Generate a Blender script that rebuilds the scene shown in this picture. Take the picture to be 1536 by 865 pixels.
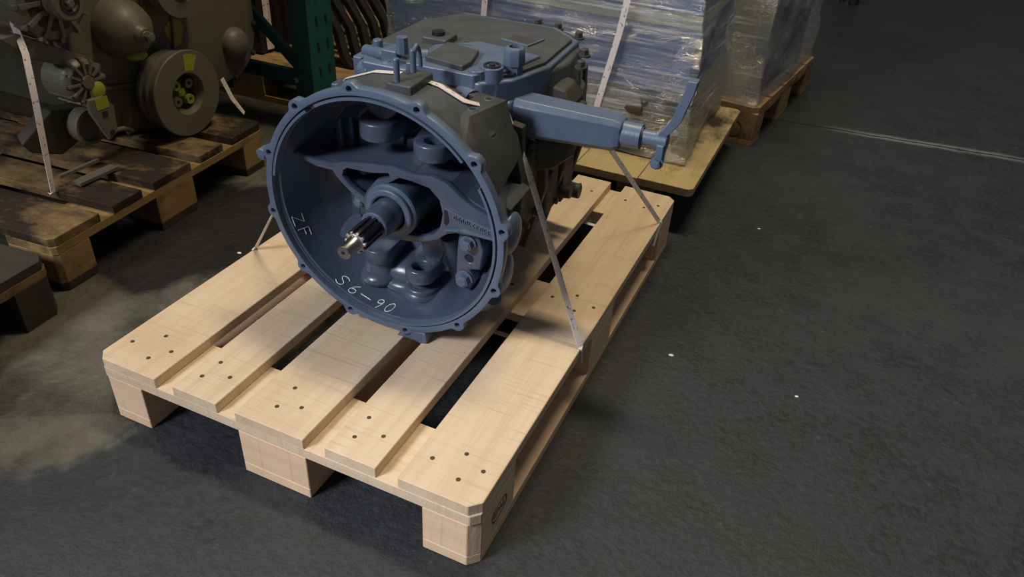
import bpy, bmesh, math, random
from mathutils import Vector, Matrix, noise
PI = math.pi
for o in list(bpy.data.objects): bpy.data.objects.remove(o, do_unlink=True)
S = bpy.context.scene
COL = S.collection

# ------------------------------------------------------------------ camera
cam_pos = Vector((1.130837, -0.711098, 1.086034))
yaw, pitch, roll = -0.395995, 0.592199, 0.061378
fw = Vector((math.sin(yaw)*math.cos(pitch), math.cos(yaw)*math.cos(pitch), -math.sin(pitch)))
rt = fw.cross(Vector((0, 0, 1))).normalized(); up = rt.cross(fw)
r2 = rt*math.cos(roll) + up*math.sin(roll); u2 = -rt*math.sin(roll) + up*math.cos(roll)
cd = bpy.data.cameras.new('camera'); cam = bpy.data.objects.new('camera', cd); COL.objects.link(cam)
mw = Matrix((r2, u2, -fw)).transposed().to_4x4(); mw.translation = cam_pos
cam.matrix_world = mw
cd.sensor_width = 36; cd.lens = 1150.1588*36/1536; cd.clip_start = 0.02; cd.clip_end = 60
S.camera = cam

# ------------------------------------------------------------------ world, lights, exposure
w = bpy.data.worlds.new('world'); S.world = w; w.use_nodes = True
bg = w.node_tree.nodes['Background']; bg.inputs['Color'].default_value = (0.60, 0.66, 0.75, 1); bg.inputs['Strength'].default_value = 0.09

def area(name, loc, target, sx, sy, power, color):
    l = bpy.data.lights.new(name, 'AREA'); l.shape = 'RECTANGLE'; l.size = sx; l.size_y = sy
    l.energy = power; l.color = color
    o = bpy.data.objects.new(name, l); COL.objects.link(o)
    o.location = loc; o.rotation_euler = (Vector(target)-Vector(loc)).to_track_quat('-Z', 'Y').to_euler()
    return o
area('daylight_from_door', (-1.3, -2.9, 3.0), (0.5, 0.4, 0.1), 1.2, 1.0, 190, (0.92, 0.95, 1.0))
area('lamp_over_aisle', (0.8, 1.4, 4.2), (0.8, 1.6, 0), 1.6, 0.4, 80, (1.0, 0.86, 0.58))
S.view_settings.view_transform = 'Standard'; S.view_settings.look = 'None'
S.view_settings.exposure = 0.30; S.view_settings.gamma = 1.0; S.view_settings.use_curve_mapping = False

# ------------------------------------------------------------------ materials
class NT:
    def __init__(s, name):
        s.m = bpy.data.materials.new(name); s.m.use_nodes = True; s.t = s.m.node_tree
        s.b = s.t.nodes['Principled BSDF']; s.out = s.t.nodes['Material Output']
    def n(s, typ, **kw):
        nd = s.t.nodes.new(typ)
        for k, v in kw.items():
            if k.startswith('i_'): nd.inputs[k[2:].replace('_', ' ')].default_value = v
            else: setattr(nd, k, v)
        return nd
    def l(s, a, b): s.t.links.new(a, b)
    def noise(s, vec, scale, detail=4, rough=.55):
        nd = s.n('ShaderNodeTexNoise'); nd.inputs['Scale'].default_value = scale
        nd.inputs['Detail'].default_value = detail; nd.inputs['Roughness'].default_value = rough
        s.l(vec, nd.inputs['Vector']); return nd.outputs['Fac']
    def mapped(s, vec, sc, loc=None):
        nd = s.n('ShaderNodeMapping'); nd.inputs['Scale'].default_value = sc
        s.l(vec, nd.inputs['Vector'])
        if loc is not None: s.l(loc, nd.inputs['Location'])
        return nd.outputs[0]
    def ramp(s, fac, stops):
        nd = s.n('ShaderNodeValToRGB'); e = nd.color_ramp.elements
        while len(e) > len(stops): e.remove(e[-1])
        while len(e) < len(stops): e.new(0.5)
        for el, (p, c) in zip(e, stops): el.position = p; el.color = (*c, 1) if len(c) == 3 else c
        s.l(fac, nd.inputs[0]); return nd.outputs[0]
    def g(s, fac, a, b): return s.ramp(fac, [(a, (0, 0, 0)), (b, (1, 1, 1))])
    def mix(s, fac, a, b, mode='MIX'):
        nd = s.n('ShaderNodeMix', data_type='RGBA', blend_type=mode)
        for sock, v in ((nd.inputs[0], fac), (nd.inputs[6], a), (nd.inputs[7], b)):
            if hasattr(v, 'is_linked'): s.l(v, sock)
            elif isinstance(v, (int, float)): sock.default_value = v
            else: sock.default_value = (*v, 1)
        return nd.outputs[2]
    def bump(s, h, strength, dist=.002, prev=None):
        nd = s.n('ShaderNodeBump'); nd.inputs['Strength'].default_value = strength; nd.inputs['Distance'].default_value = dist
        s.l(h, nd.inputs['Height'])
        if prev is not None: s.l(prev, nd.inputs['Normal'])
        return nd.outputs[0]
    def coord(s, k='Object'): return s.n('ShaderNodeTexCoord').outputs[k]
    def rnd(s): return s.n('ShaderNodeObjectInfo').outputs['Random']
    def set(s, k, v):
        if hasattr(v, 'is_linked'): s.l(v, s.b.inputs[k])
        else: s.b.inputs[k].default_value = (*v, 1) if isinstance(v, tuple) and len(v) == 3 else v

def plain(name, col, rough=.6, metal=0.0, var=.25, scale=30, bumps=.0, bscale=200, spec=.5):
    t = NT(name); c = t.coord(); f = t.noise(c, scale, 5)
    t.set('Base Color', t.mix(f, tuple(x*(1-var) for x in col), tuple(min(1, x*(1+var)) for x in col)))
    t.set('Roughness', rough); t.set('Metallic', metal); t.set('Specular IOR Level', spec)
    if bumps: t.set('Normal', t.bump(t.noise(c, bscale, 3), bumps, .001))
    return t.m

def wood(name, light, dark, stain=(0.05, 0.035, 0.02), stain_amt=0.0, endgrain=False, knots=True):
    t = NT(name); c = t.coord(); r = t.rnd()
    cv = t.n('ShaderNodeCombineXYZ'); m = t.n('ShaderNodeMath', operation='MULTIPLY'); m.inputs[1].default_value = 37.0
    t.l(r, m.inputs[0]); t.l(m.outputs[0], cv.inputs[0]); t.l(m.outputs[0], cv.inputs[1]); t.l(m.outputs[0], cv.inputs[2])
    add = t.n('ShaderNodeVectorMath', operation='ADD'); t.l(c, add.inputs[0]); t.l(cv.outputs[0], add.inputs[1]); v = add.outputs[0]
    g1 = t.noise(t.mapped(v, (2.2, 38, 38)), 1.0, 6, .6)
    g2 = t.noise(t.mapped(v, (5, 260, 260)), 1.0, 3, .5)
    saw = t.noise(t.mapped(v, (150, 5, 8)), 1.0, 3, .6)
    blot = t.noise(v, 7, 4)
    base = t.mix(t.g(g1, .35, .7), light, dark)
    base = t.mix(t.g(g2, .3, .8), base, tuple(x*.93 for x in light))
    mm = t.n('ShaderNodeMath', operation='MULTIPLY'); mm.inputs[1].default_value = .42; t.l(t.g(saw, .56, .70), mm.inputs[0])
    base = t.mix(mm.outputs[0], base, tuple(x*.55 for x in dark))
    mb = t.n('ShaderNodeMath', operation='MULTIPLY'); mb.inputs[1].default_value = .55; t.l(t.g(blot, .5, .8), mb.inputs[0])
    base = t.mix(mb.outputs[0], base, (dark[0]*.9, dark[1]*.9, dark[2]*.9))
    # per-board tint
    base = t.mix(.35, base, t.ramp(r, [(0, tuple(x*.93 for x in light)), (.5, tuple(x*1.02 for x in light)), (1, (light[0]*.92, light[1]*.86, light[2]*.78))]), 'MIX')
    if knots:
        vo = t.n('ShaderNodeTexVoronoi'); vo.inputs['Scale'].default_value = 1.0
        t.l(t.mapped(v, (4.2, 9, 9)), vo.inputs['Vector'])
        kn = t.ramp(vo.outputs['Distance'], [(.0, (1, 1, 1)), (.05, (1, 1, 1)), (.10, (0, 0, 0))])
        mk = t.n('ShaderNodeMath', operation='MULTIPLY'); mk.inputs[1].default_value = .6; t.l(kn, mk.inputs[0])
        base = t.mix(mk.outputs[0], base, (dark[0]*.5, dark[1]*.4, dark[2]*.35))
    if stain_amt:
        s1 = t.noise(t.mapped(v, (9, 16, 16)), 1.0, 8, .7); s2 = t.noise(v, 3.2, 3)
        ss = t.n('ShaderNodeMath', operation='ADD'); t.l(s1, ss.inputs[0]); t.l(s2, ss.inputs[1])
        lo = 1.22 - stain_amt*.5
        hs = t.n('ShaderNodeMath', operation='MULTIPLY'); hs.inputs[1].default_value = .5; t.l(ss.outputs[0], hs.inputs[0])
        base = t.mix(t.g(hs.outputs[0], lo/2-.07, lo/2+.07), base, stain)
    t.set('Base Color', base); t.set('Roughness', .72); t.set('Specular IOR Level', .25)
    t.set('Normal', t.bump(g2, .35, .0012, t.bump(saw, .45, .0012)))
    return t.m

def paint(name, a, b, rough=.36, bump=.35, scale=420, coat=0.25, dust=0.0):
    t = NT(name); c = t.coord(); f = t.noise(c, 14, 5)
    col = t.mix(f, a, b)
    sp = t.noise(c, 900, 2)
    col = t.mix(t.g(sp, .68, .75), col, tuple(x*1.9 for x in b))
    t.set('Base Color', col)
    t.set('Roughness', t.ramp(t.noise(c, 25, 4), [(.3, (rough*.75,)*3), (.75, (rough*1.35,)*3)]))
    t.set('Coat Weight', coat); t.set('Coat Roughness', .25)
    t.set('Normal', t.bump(t.noise(c, scale, 3), bump, .0008, t.bump(t.noise(c, 60, 3), .25, .002)))
    return t.m

M = {}
M['pine'] = wood('pine_new', (.75, .585, .42), (.50, .335, .185))
M['pine_block'] = wood('pine_block', (.82, .585, .40), (.62, .40, .24), knots=False)
M['pine_shelf'] = wood('pine_yellow', (.56, .43, .23), (.42, .29, .13), stain_amt=.16)
M['old'] = wood('pine_oily', (.22, .14, .062), (.14, .08, .033), stain=(.022, .014, .009), stain_amt=.52)
M['old_edge'] = wood('pine_oily_clean', (.29, .18, .075), (.20, .11, .042), stain=(.03, .018, .01), stain_amt=.2)
M['black_wood'] = wood('pine_blackened', (.040, .033, .027), (.022, .018, .015), stain_amt=.2, knots=False)
M['wood_mid'] = wood('pine_ochre', (.42, .27, .12), (.30, .18, .07), stain=(.04, .025, .012), stain_amt=.22)
M['pine_brown'] = wood('pine_brown', (.42, .27, .14), (.30, .18, .085), stain_amt=.12)
M['cast'] = paint('blue_grey_casting_paint', (.080, .114, .178), (.115, .155, .232), rough=.40)
M['cast_top'] = paint('dim_lit_casting_paint', (.042, .049, .053), (.068, .076, .080), rough=.55, coat=0.05)  # same blue-grey casting; dimmer light on top faces put into the colour
M['cast_side'] = paint('brown_grey_casting_paint', (.026, .027, .026), (.045, .046, .043), rough=.6, coat=0)
M['cast_in'] = paint('blue_black_interior_paint', (.050, .070, .112), (.075, .100, .150), rough=.30, coat=.4)
M['cast_dark'] = paint('grimy_casting', (.038, .034, .028), (.060, .056, .048), rough=.6, coat=0)
M['steel'] = plain('bare_steel', (.42, .40, .40), .32, 1.0, .15, 60)
M['steel_dark'] = plain('dark_steel_shaft', (.10, .10, .11), .34, .8, .3, 40)
M['spline_end'] = plain('pinkish_spline_steel', (.55, .47, .45), .4, .6, .1)
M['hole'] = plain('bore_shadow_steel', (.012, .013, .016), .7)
M['nail'] = plain('nail_rust', (.09, .065, .045), .7, .3, .4, 300)
M['marker'] = plain('white_marker_ink', (.80, .80, .80), .6, var=.05)
M['label'] = plain('white_sticker', (.86, .80, .74), .5, var=.04)
M['label2'] = plain('cream_sticker', (.72, .66, .50), .5, var=.06)
M['ink'] = plain('black_stamp_ink', (.10, .065, .035), .8, var=.3)
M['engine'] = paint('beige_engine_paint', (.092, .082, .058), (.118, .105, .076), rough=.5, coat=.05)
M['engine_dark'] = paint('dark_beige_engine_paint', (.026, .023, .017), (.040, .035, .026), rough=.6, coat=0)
M['yellow'] = plain('yellow_green_paint_mark', (.25, .26, .02), .5, var=.3, scale=60)
M['brass'] = plain('dull_brass', (.22, .18, .06), .5, .4)
M['alu'] = plain('cast_aluminium', (.17, .155, .125), .5, .5, .2, 60, .3)
M['teal'] = paint('teal_rack_paint', (.006, .070, .060), (.009, .092, .078), rough=.5, coat=.0, bump=.1)
M['black'] = plain('black_plastic', (.012, .012, .013), .5, var=.3)
M['rubber'] = plain('brown_black_rubber', (.016, .013, .010), .5, var=.4, scale=20, bumps=.3)
M['blue'] = plain('blue_tarpaulin', (.040, .19, .58), .5, var=.35, scale=9, bumps=.4, bscale=12)
M['load_dark'] = plain('oily_brown_casting', (.085, .065, .045), .35, .2, .7, 14, .4, 30)
M['cream'] = plain('cream_tape', (.55, .58, .42), .5, var=.08)
M['card'] = plain('brown_grey_cardboard', (.19, .145, .115), .7, var=.15, scale=6)
M['card2'] = plain('slate_grey_sheet', (.13, .15, .18), .5, var=.15, scale=6)

def strap_mat():
    t = NT('strapping_tape'); c = t.coord('UV')
    v = t.mapped(c, (1, 1, 1)); n = t.noise(t.mapped(c, (90, 2.2, 1)), 1.0, 2, .6)
    t.set('Base Color', t.mix(t.g(n, .60, .66), (.78, .68, .64), (.25, .20, .19)))
    t.set('Roughness', .45); return t.m
M['strap'] = strap_mat()

def film_mat(name, haze, glare_streak):
    t = NT(name); c = t.coord()
    n1 = t.noise(t.mapped(c, (3, 3, 110)), 1.0, 7, .7)
    n2 = t.noise(t.mapped(c, (16, 16, 9)), 1.0, 5, .7)
    h = t.n('ShaderNodeMath', operation='ADD'); t.l(n1, h.inputs[0]); t.l(n2, h.inputs[1])
    bmp = t.bump(h.outputs[0], .7, .006)
    n5 = t.noise(t.mapped(c, (14, 14, 30)), 1.0, 7, .75); bmp2 = t.bump(n5, 1.0, .03, bmp)
    gl = t.n('ShaderNodeBsdfGlossy'); gl.inputs['Color'].default_value = (.95, .97, 1, 1); gl.inputs['Roughness'].default_value = .13
    t.l(bmp2, gl.inputs['Normal'])
    df = t.n('ShaderNodeBsdfDiffuse'); df.inputs['Color'].default_value = (.78, .84, .92, 1)
    t.l(bmp, df.inputs['Normal'])
    tr = t.n('ShaderNodeBsdfTransparent'); tr.inputs['Color'].default_value = (.93, .95, .97, 1)
    m1 = t.n('ShaderNodeMixShader'); mk = t.ramp(n1, [(.48, (haze,)*3), (.68, (glare_streak,)*3)])  # whitish film haze, with glare lines painted into the diffuse streaks
    t.l(mk, m1.inputs[0]); t.l(tr.outputs[0], m1.inputs[1]); t.l(df.outputs[0], m1.inputs[2])
    fr = t.n('ShaderNodeFresnel'); fr.inputs['IOR'].default_value = 1.5; t.l(bmp2, fr.inputs['Normal'])
    sc = t.n('ShaderNodeMath', operation='MULTIPLY_ADD'); sc.inputs[1].default_value = 1.6; sc.inputs[2].default_value = .10
    t.l(fr.outputs[0], sc.inputs[0])
    m2 = t.n('ShaderNodeMixShader'); t.l(sc.outputs[0], m2.inputs[0]); t.l(m1.outputs[0], m2.inputs[1]); t.l(gl.outputs[0], m2.inputs[2])
    t.l(m2.outputs[0], t.out.inputs['Surface']); return t.m
M['film'] = film_mat('stretch_film', .08, .66)
M['film_thin'] = film_mat('stretch_film_thin', .11, .55)

def floor_mat():
    t = NT('worn_concrete_floor'); c = t.coord()
    n1 = t.noise(c, 1.3, 6, .6); n2 = t.noise(c, 9, 8, .65); n3 = t.noise(c, 70, 6, .7); n4 = t.noise(c, 30, 4, .6)
    col = t.mix(t.g(n2, .35, .75), (.0115, .0135, .0155), (.029, .032, .037))
    col = t.mix(t.ramp(n3, [(.40, (0, 0, 0)), (.62, (.6, .6, .6))]), col, (.042, .047, .055))
    col = t.mix(t.g(n1, .45, .7), col, (.036, .039, .043))
    # browner, paler bare concrete to the left of the pallets
    sx = t.n('ShaderNodeSeparateXYZ'); t.l(c, sx.inputs[0])
    wob = t.n('ShaderNodeMath', operation='MULTIPLY_ADD'); wob.inputs[1].default_value = .22; t.l(t.noise(c, 4, 5), wob.inputs[0])
    # line between patch A (old concrete) and dark coating: y > -0.20 - 0.5*(x) region near left
    ly = t.n('ShaderNodeMath', operation='MULTIPLY'); ly.inputs[1].default_value = .45; t.l(sx.outputs[1], ly.inputs[0])
    l1 = t.n('ShaderNodeMath', operation='MULTIPLY_ADD'); l1.inputs[1].default_value = -1.0; t.l(sx.outputs[0], l1.inputs[0]); t.l(ly.outputs[0], l1.inputs[2])
    t.l(l1.outputs[0], wob.inputs[2])
    edge = t.g(wob.outputs[0], .036, .056)
    lx = t.n('ShaderNodeMath', operation='LESS_THAN'); lx.inputs[1].default_value = .5; t.l(sx.outputs[0], lx.inputs[0])
    em = t.n('ShaderNodeMath', operation='MULTIPLY'); t.l(edge, em.inputs[0]); t.l(lx.outputs[0], em.inputs[1])
    olive = t.mix(t.g(n2, .3, .7), (.070, .064, .048), (.140, .130, .100))
    olive = t.mix(t.g(t.noise(c, 3.2, 6, .6), .42, .56), (.030, .027, .021), olive)
    col = t.mix(em.outputs[0], col, olive)
    ring = t.ramp(wob.outputs[0], [(.020, (0, 0, 0)), (.034, (1, 1, 1)), (.052, (0, 0, 0))])
    rn = t.n('ShaderNodeMath', operation='MULTIPLY'); t.l(ring, rn.inputs[0]); t.l(t.g(n2, .45, .6), rn.inputs[1])
    rm = t.n('ShaderNodeMath', operation='MULTIPLY'); t.l(rn.outputs[0], rm.inputs[0]); t.l(lx.outputs[0], rm.inputs[1])
    rs = t.n('ShaderNodeMath', operation='MULTIPLY'); t.l(rm.outputs[0], rs.inputs[0]); rs.inputs[1].default_value = .5
    col = t.mix(rs.outputs[0], col, (.19, .18, .15))
    # pale worn flecks
    col = t.mix(t.ramp(n4, [(.66, (0, 0, 0)), (.78, (.55, .55, .55))]), col, (.14, .135, .12))
    # oil stain: soft ellipse beside the engine pallet
    def blob(cx, cy, rx, ry, lo, hi):
        a = t.n('ShaderNodeVectorMath', operation='SUBTRACT'); t.l(c, a.inputs[0]); a.inputs[1].default_value = (cx, cy, 0)
        b = t.n('ShaderNodeVectorMath', operation='MULTIPLY'); t.l(a.outputs[0], b.inputs[0]); b.inputs[1].default_value = (1/rx, 1/ry, 0)
        d = t.n('ShaderNodeVectorMath', operation='LENGTH'); t.l(b.outputs[0], d.inputs[0])
        e = t.n('ShaderNodeMath', operation='MULTIPLY_ADD'); e.inputs[1].default_value = .7; t.l(t.noise(c, 6, 5), e.inputs[0]); t.l(d.outputs['Value'], e.inputs[2])
        return t.ramp(e.outputs[0], [(lo, (1, 1, 1)), (hi, (0, 0, 0))])
    oil = blob(-.42, .62, .30, .42, 0.98, 1.0) if False else blob(-.40, .60, .42, .50, .92, 1.0)
    col = t.mix(oil, col, (.010, .009, .009))
    # seam between floor slabs with pale worn rim
    sm = t.n('ShaderNodeMath', operation='MULTIPLY_ADD'); sm.inputs[1].default_value = -.10; t.l(sx.outputs[0], sm.inputs[0]); t.l(sx.outputs[1], sm.inputs[2])
    sw = t.n('ShaderNodeMath', operation='MULTIPLY_ADD'); sw.inputs[1].default_value = .03; t.l(t.noise(c, 8, 4), sw.inputs[0]); t.l(sm.outputs[0], sw.inputs[2])
    line = t.ramp(sw.outputs[0], [(0, (0, 0, 0)), (.5, (1, 1, 1)), (1, (0, 0, 0))])
    off = t.n('ShaderNodeMath', operation='SUBTRACT'); off.inputs[1].default_value = 2.294; t.l(sw.outputs[0], off.inputs[0])
    ab = t.n('ShaderNodeMath', operation='ABSOLUTE'); t.l(off.outputs[0], ab.inputs[0])
    rim = t.ramp(ab.outputs[0], [(.0, (1, 1, 1)), (.035, (0, 0, 0))])
    xr = t.ramp(sx.outputs[0], [(0, (0, 0, 0)), (1, (0, 0, 0))])
    xa = t.n('ShaderNodeMath', operation='SUBTRACT'); xa.inputs[1].default_value = 1.5; t.l(sx.outputs[0], xa.inputs[0])
    xb = t.n('ShaderNodeMath', operation='ABSOLUTE'); t.l(xa.outputs[0], xb.inputs[0])
    xm = t.ramp(xb.outputs[0], [(.22, (1, 1, 1)), (.42, (0, 0, 0))])
    q = t.n('ShaderNodeMath', operation='MULTIPLY'); t.l(rim, q.inputs[0]); t.l(xm, q.inputs[1])
    q2 = t.n('ShaderNodeMath', operation='MULTIPLY'); t.l(q.outputs[0], q2.inputs[0]); t.l(t.g(n2, .25, .5), q2.inputs[1])
    col = t.mix(q2.outputs[0], col, (.26, .26, .26))
    crack = t.ramp(ab.outputs[0], [(.0, (1, 1, 1)), (.004, (1, 1, 1)), (.007, (0, 0, 0))])
    xc = t.n('ShaderNodeMath', operation='GREATER_THAN'); xc.inputs[1].default_value = .2; t.l(sx.outputs[0], xc.inputs[0])
    cm = t.n('ShaderNodeMath', operation='MULTIPLY'); t.l(crack, cm.inputs[0]); t.l(xc.outputs[0], cm.inputs[1])
    col = t.mix(cm.outputs[0], col, (.012, .012, .012))
    t.set('Base Color', col)
    t.set('Roughness', t.ramp(n2, [(.3, (.42,)*3), (.7, (.66,)*3)])); t.set('Specular IOR Level', .45)
    t.set('Normal', t.bump(n3, .8, .004, t.bump(n4, .5, .006, t.bump(n2, .3, .01))))
    return t.m
M['floor'] = floor_mat()

# ------------------------------------------------------------------ geometry helpers
class MB:
    """collects shapes in one bmesh"""
    def __init__(s): s.b = bmesh.new()
    def _add(s, verts, faces, mat=None):
        vs = [s.b.verts.new(mat @ Vector(v) if mat is not None else Vector(v)) for v in verts]
        for f in faces:
            try: s.b.faces.new([vs[i] for i in f])
            except ValueError: pass
        return s
    def box(s, x0, x1, y0, y1, z0, z1, mat=None, taper=(1, 1)):
        cx, cy = (x0+x1)/2, (y0+y1)/2; tx, ty = taper
        v = [(x0, y0, z0), (x1, y0, z0), (x1, y1, z0), (x0, y1, z0)]
        v += [(cx+(a-cx)*tx, cy+(b_-cy)*ty, z1) for a, b_, _ in v]
        return s._add(v, [(3, 2, 1, 0), (4, 5, 6, 7), (0, 1, 5, 4), (1, 2, 6, 5), (2, 3, 7, 6), (3, 0, 4, 7)], mat)
    def prism(s, pts, a, b, plane='xy', mat=None):
        n = len(pts)
        def P(p, h):
            return {'xy': (p[0], p[1], h), 'xz': (p[0], h, p[1]), 'yz': (h, p[0], p[1])}[plane]
        v = [P(p, a) for p in pts] + [P(p, b) for p in pts]
        f = [tuple(range(n))[::-1], tuple(range(n, 2*n))] + [(i, (i+1) % n, n+(i+1) % n, n+i) for i in range(n)]
        return s._add(v, f, mat)
    def tube(s, p0, p1, r0, r1=None, seg=20, cap=True):
        r1 = r0 if r1 is None else r1
        p0, p1 = Vector(p0), Vector(p1); d = (p1-p0).normalized()
        a = d.orthogonal().normalized(); b_ = d.cross(a)
        v = [p0+(a*math.cos(2*PI*i/seg)+b_*math.sin(2*PI*i/seg))*r0 for i in range(seg)] + \
            [p1+(a*math.cos(2*PI*i/seg)+b_*math.sin(2*PI*i/seg))*r1 for i in range(seg)]
        f = [(i, (i+1) % seg, seg+(i+1) % seg, seg+i) for i in range(seg)]
        if cap: f += [tuple(range(seg))[::-1], tuple(range(seg, 2*seg))]
        return s._add(v, f)
    def pipe(s, pts, r, seg=12):
        pts = [Vector(p) for p in pts]
        for i in range(len(pts)-1): s.tube(pts[i], pts[i+1], r, r, seg)
        for p in pts[1:-1]: s.ball(p, r, seg)
        return s
    def ball(s, c, r, seg=16, sc=(1, 1, 1)):
        m = Matrix.Translation(Vector(c)) @ Matrix.Diagonal((*sc, 1))
        bmesh.ops.create_uvsphere(s.b, u_segments=seg, v_segments=max(6, seg//2), radius=r, matrix=m); return s
    def lathe(s, prof, c, axis, seg=48, closed=False):
        """prof: list of (distance along axis, radius)"""
        c = Vector(c); d = Vector(axis).normalized(); a = d.orthogonal().normalized(); b_ = d.cross(a)
        rings = []
        for h, r in prof:
            if r < 1e-6: rings.append([s.b.verts.new(c+d*h)])
            else: rings.append([s.b.verts.new(c+d*h+(a*math.cos(2*PI*i/seg)+b_*math.sin(2*PI*i/seg))*r) for i in range(seg)])
        pairs = list(zip(rings, rings[1:])) + ([(rings[-1], rings[0])] if closed else [])
        for A, B in pairs:
            for i in range(seg):
                j = (i+1) % seg
                q = [A[i % len(A)], A[j % len(A)], B[j % len(B)], B[i % len(B)]]
                u = []
                for x in q:
                    if x not in u: u.append(x)
                if len(u) > 2:
                    try: s.b.faces.new(u)
                    except ValueError: pass
        return s
    def ribbon(s, pts, nrm, width, th):
        """flat tape along points; nrm = normal at each point"""
        pts = [Vector(p) for p in pts]; rows = []
        uv = s.b.loops.layers.uv.verify(); L = 0; Ls = []
        for i, p in enumerate(pts):
            tdir = (pts[min(i+1, len(pts)-1)]-pts[max(i-1, 0)]).normalized()
            n = Vector(nrm[i] if isinstance(nrm[0], (tuple, list, Vector)) else nrm).normalized()
            side = tdir.cross(n).normalized()*width/2; n = side.cross(tdir).normalized()*th/2
            if i: L += (p-pts[i-1]).length
            Ls.append(L)
            rows.append([s.b.verts.new(p+side+n), s.b.verts.new(p-side+n), s.b.verts.new(p-side-n), s.b.verts.new(p+side-n)])
        for i in range(len(rows)-1):
            for k in range(4):
                f = s.b.faces.new([rows[i][k], rows[i][(k+1) % 4], rows[i+1][(k+1) % 4], rows[i+1][k]])
                for lp, (uu, vv) in zip(f.loops, ((Ls[i], 0), (Ls[i], 1), (Ls[i+1], 1), (Ls[i+1], 0))): lp[uv].uv = (uu, vv)
        s.b.faces.new(rows[0][::-1]); s.b.faces.new(rows[-1]); return s
    def merge_mesh(s, me, mat):
        n0 = len(s.b.verts); s.b.from_mesh(me); s.b.verts.ensure_lookup_table()
        for v in s.b.verts[n0:]: v.co = mat @ v.co
        return s

def plate_mesh(outer, holes, depth, bevel=0.0):
    """outline with holes filled and extruded: local xy, thickness centred on z"""
    cu = bpy.data.curves.new('tmp', 'CURVE'); cu.dimensions = '2D'; cu.fill_mode = 'BOTH'
    cu.extrude = max(depth/2-bevel, 1e-4); cu.bevel_depth = bevel; cu.bevel_resolution = 1; cu.offset = -bevel
    for loop in [outer]+holes:
        sp = cu.splines.new('POLY'); sp.points.add(len(loop)-1)
        for p, q in zip(sp.points, loop): p.co = (q[0], q[1], 0, 1)
        sp.use_cyclic_u = True
    o = bpy.data.objects.new('tmp', cu); COL.objects.link(o)
    bpy.context.view_layer.update()
    me = bpy.data.meshes.new_from_object(o.evaluated_get(bpy.context.evaluated_depsgraph_get()))
    bpy.data.objects.remove(o); bpy.data.curves.remove(cu); return me

def text_mesh(body, size, ext=.0004):
    cu = bpy.data.curves.new('tmp', 'FONT'); cu.body = body; cu.size = size; cu.extrude = ext; cu.align_x = 'CENTER'; cu.align_y = 'CENTER'
    o = bpy.data.objects.new('tmp', cu); COL.objects.link(o); bpy.context.view_layer.update()
    me = bpy.data.meshes.new_from_object(o.evaluated_get(bpy.context.evaluated_depsgraph_get()))
    bpy.data.objects.remove(o); bpy.data.curves.remove(cu); return me

XZ = Matrix(((1, 0, 0, 0), (0, 0, 1, 0), (0, 1, 0, 0), (0, 0, 0, 1)))      # plate xy -> world x,z, thickness y
YZ = Matrix(((0, 0, 1, 0), (1, 0, 0, 0), (0, 1, 0, 0), (0, 0, 0, 1)))      # plate xy -> world y,z, thickness x
WM = {}
def tag(o, label, cat, group=None, kind=None):
    if label: o['label'] = label
    if cat: o['category'] = cat
    if group: o['group'] = group
    if kind: o['kind'] = kind
    return o
def thing(name, label, cat, loc=(0, 0, 0), rot=None, group=None):
    o = bpy.data.objects.new(name, None); COL.objects.link(o); o.empty_display_size = .05
    m = Matrix.Translation(Vector(loc))
    if isinstance(rot, (int, float)): m = m @ Matrix.Rotation(rot, 4, 'Z')
    elif rot is not None: m = m @ rot
    o.matrix_world = m; WM[o.name] = m
    return tag(o, label, cat, group)
def obj(name, mb, mat, parent=None, frame=None, bevel=0.0, smooth=35, seg=2, label=None):
    """mesh object; verts given in `frame` (world when None)"""
    b = mb.b if isinstance(mb, MB) else mb
    bmesh.ops.remove_doubles(b, verts=b.verts, dist=1e-6)
    bmesh.ops.recalc_face_normals(b, faces=b.faces)
    T = frame if frame is not None else Matrix.Identity(4)
    if parent is not None: T = WM[parent.name].inverted() @ T
    b.transform(T)
    me = bpy.data.meshes.new(name); b.to_mesh(me); b.free()
    me.materials.append(M[mat] if isinstance(mat, str) else mat)
    me.polygons.foreach_set('use_smooth', [True]*len(me.polygons)); me.set_sharp_from_angle(angle=math.radians(smooth))
    o = bpy.data.objects.new(name, me); COL.objects.link(o)
    if parent is not None: o.parent = parent; WM[o.name] = WM[parent.name]
    else: WM[o.name] = Matrix.Identity(4)
    if bevel:
        md = o.modifiers.new('bevel', 'BEVEL'); md.width = bevel; md.segments = seg; md.limit_method = 'ANGLE'
        md.angle_limit = math.radians(40); md.harden_normals = True
    if label: o['label'] = label
    return o
def circ(cx, cy, r, n=24, a0=0, a1=2*PI, rev=False):
    p = [(cx+r*math.cos(a0+(a1-a0)*i/n), cy+r*math.sin(a0+(a1-a0)*i/n)) for i in range(n)]
    return p[::-1] if rev else p
def hexbolt(mb, p, ax, r=.010, h=.008, washer=True):
    p = Vector(p); ax = Vector(ax).normalized()
    if washer: mb.tube(p, p+ax*h*.25, r*1.35, r*1.35, 20)
    mb.tube(p+ax*h*.2, p+ax*h, r, r, 6); mb.tube(p+ax*h, p+ax*h*1.12, r*.85, r*.7, 6)
    return mb

# ------------------------------------------------------------------ setting
fl = MB()
N = 44
fl._add([(-7, -4, 0), (7, -4, 0), (7, 12, 0), (-7, 12, 0), (-7, -4, -.1), (7, -4, -.1), (7, 12, -.1), (-7, 12, -.1)],
        [(0, 1, 2, 3), (7, 6, 5, 4), (0, 4, 5, 1), (1, 5, 6, 2), (2, 6, 7, 3), (3, 7, 4, 0)])
tag(obj('floor', fl, 'floor'), 'dark worn concrete warehouse floor with oil stains and a slab seam', None, kind='structure')

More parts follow.
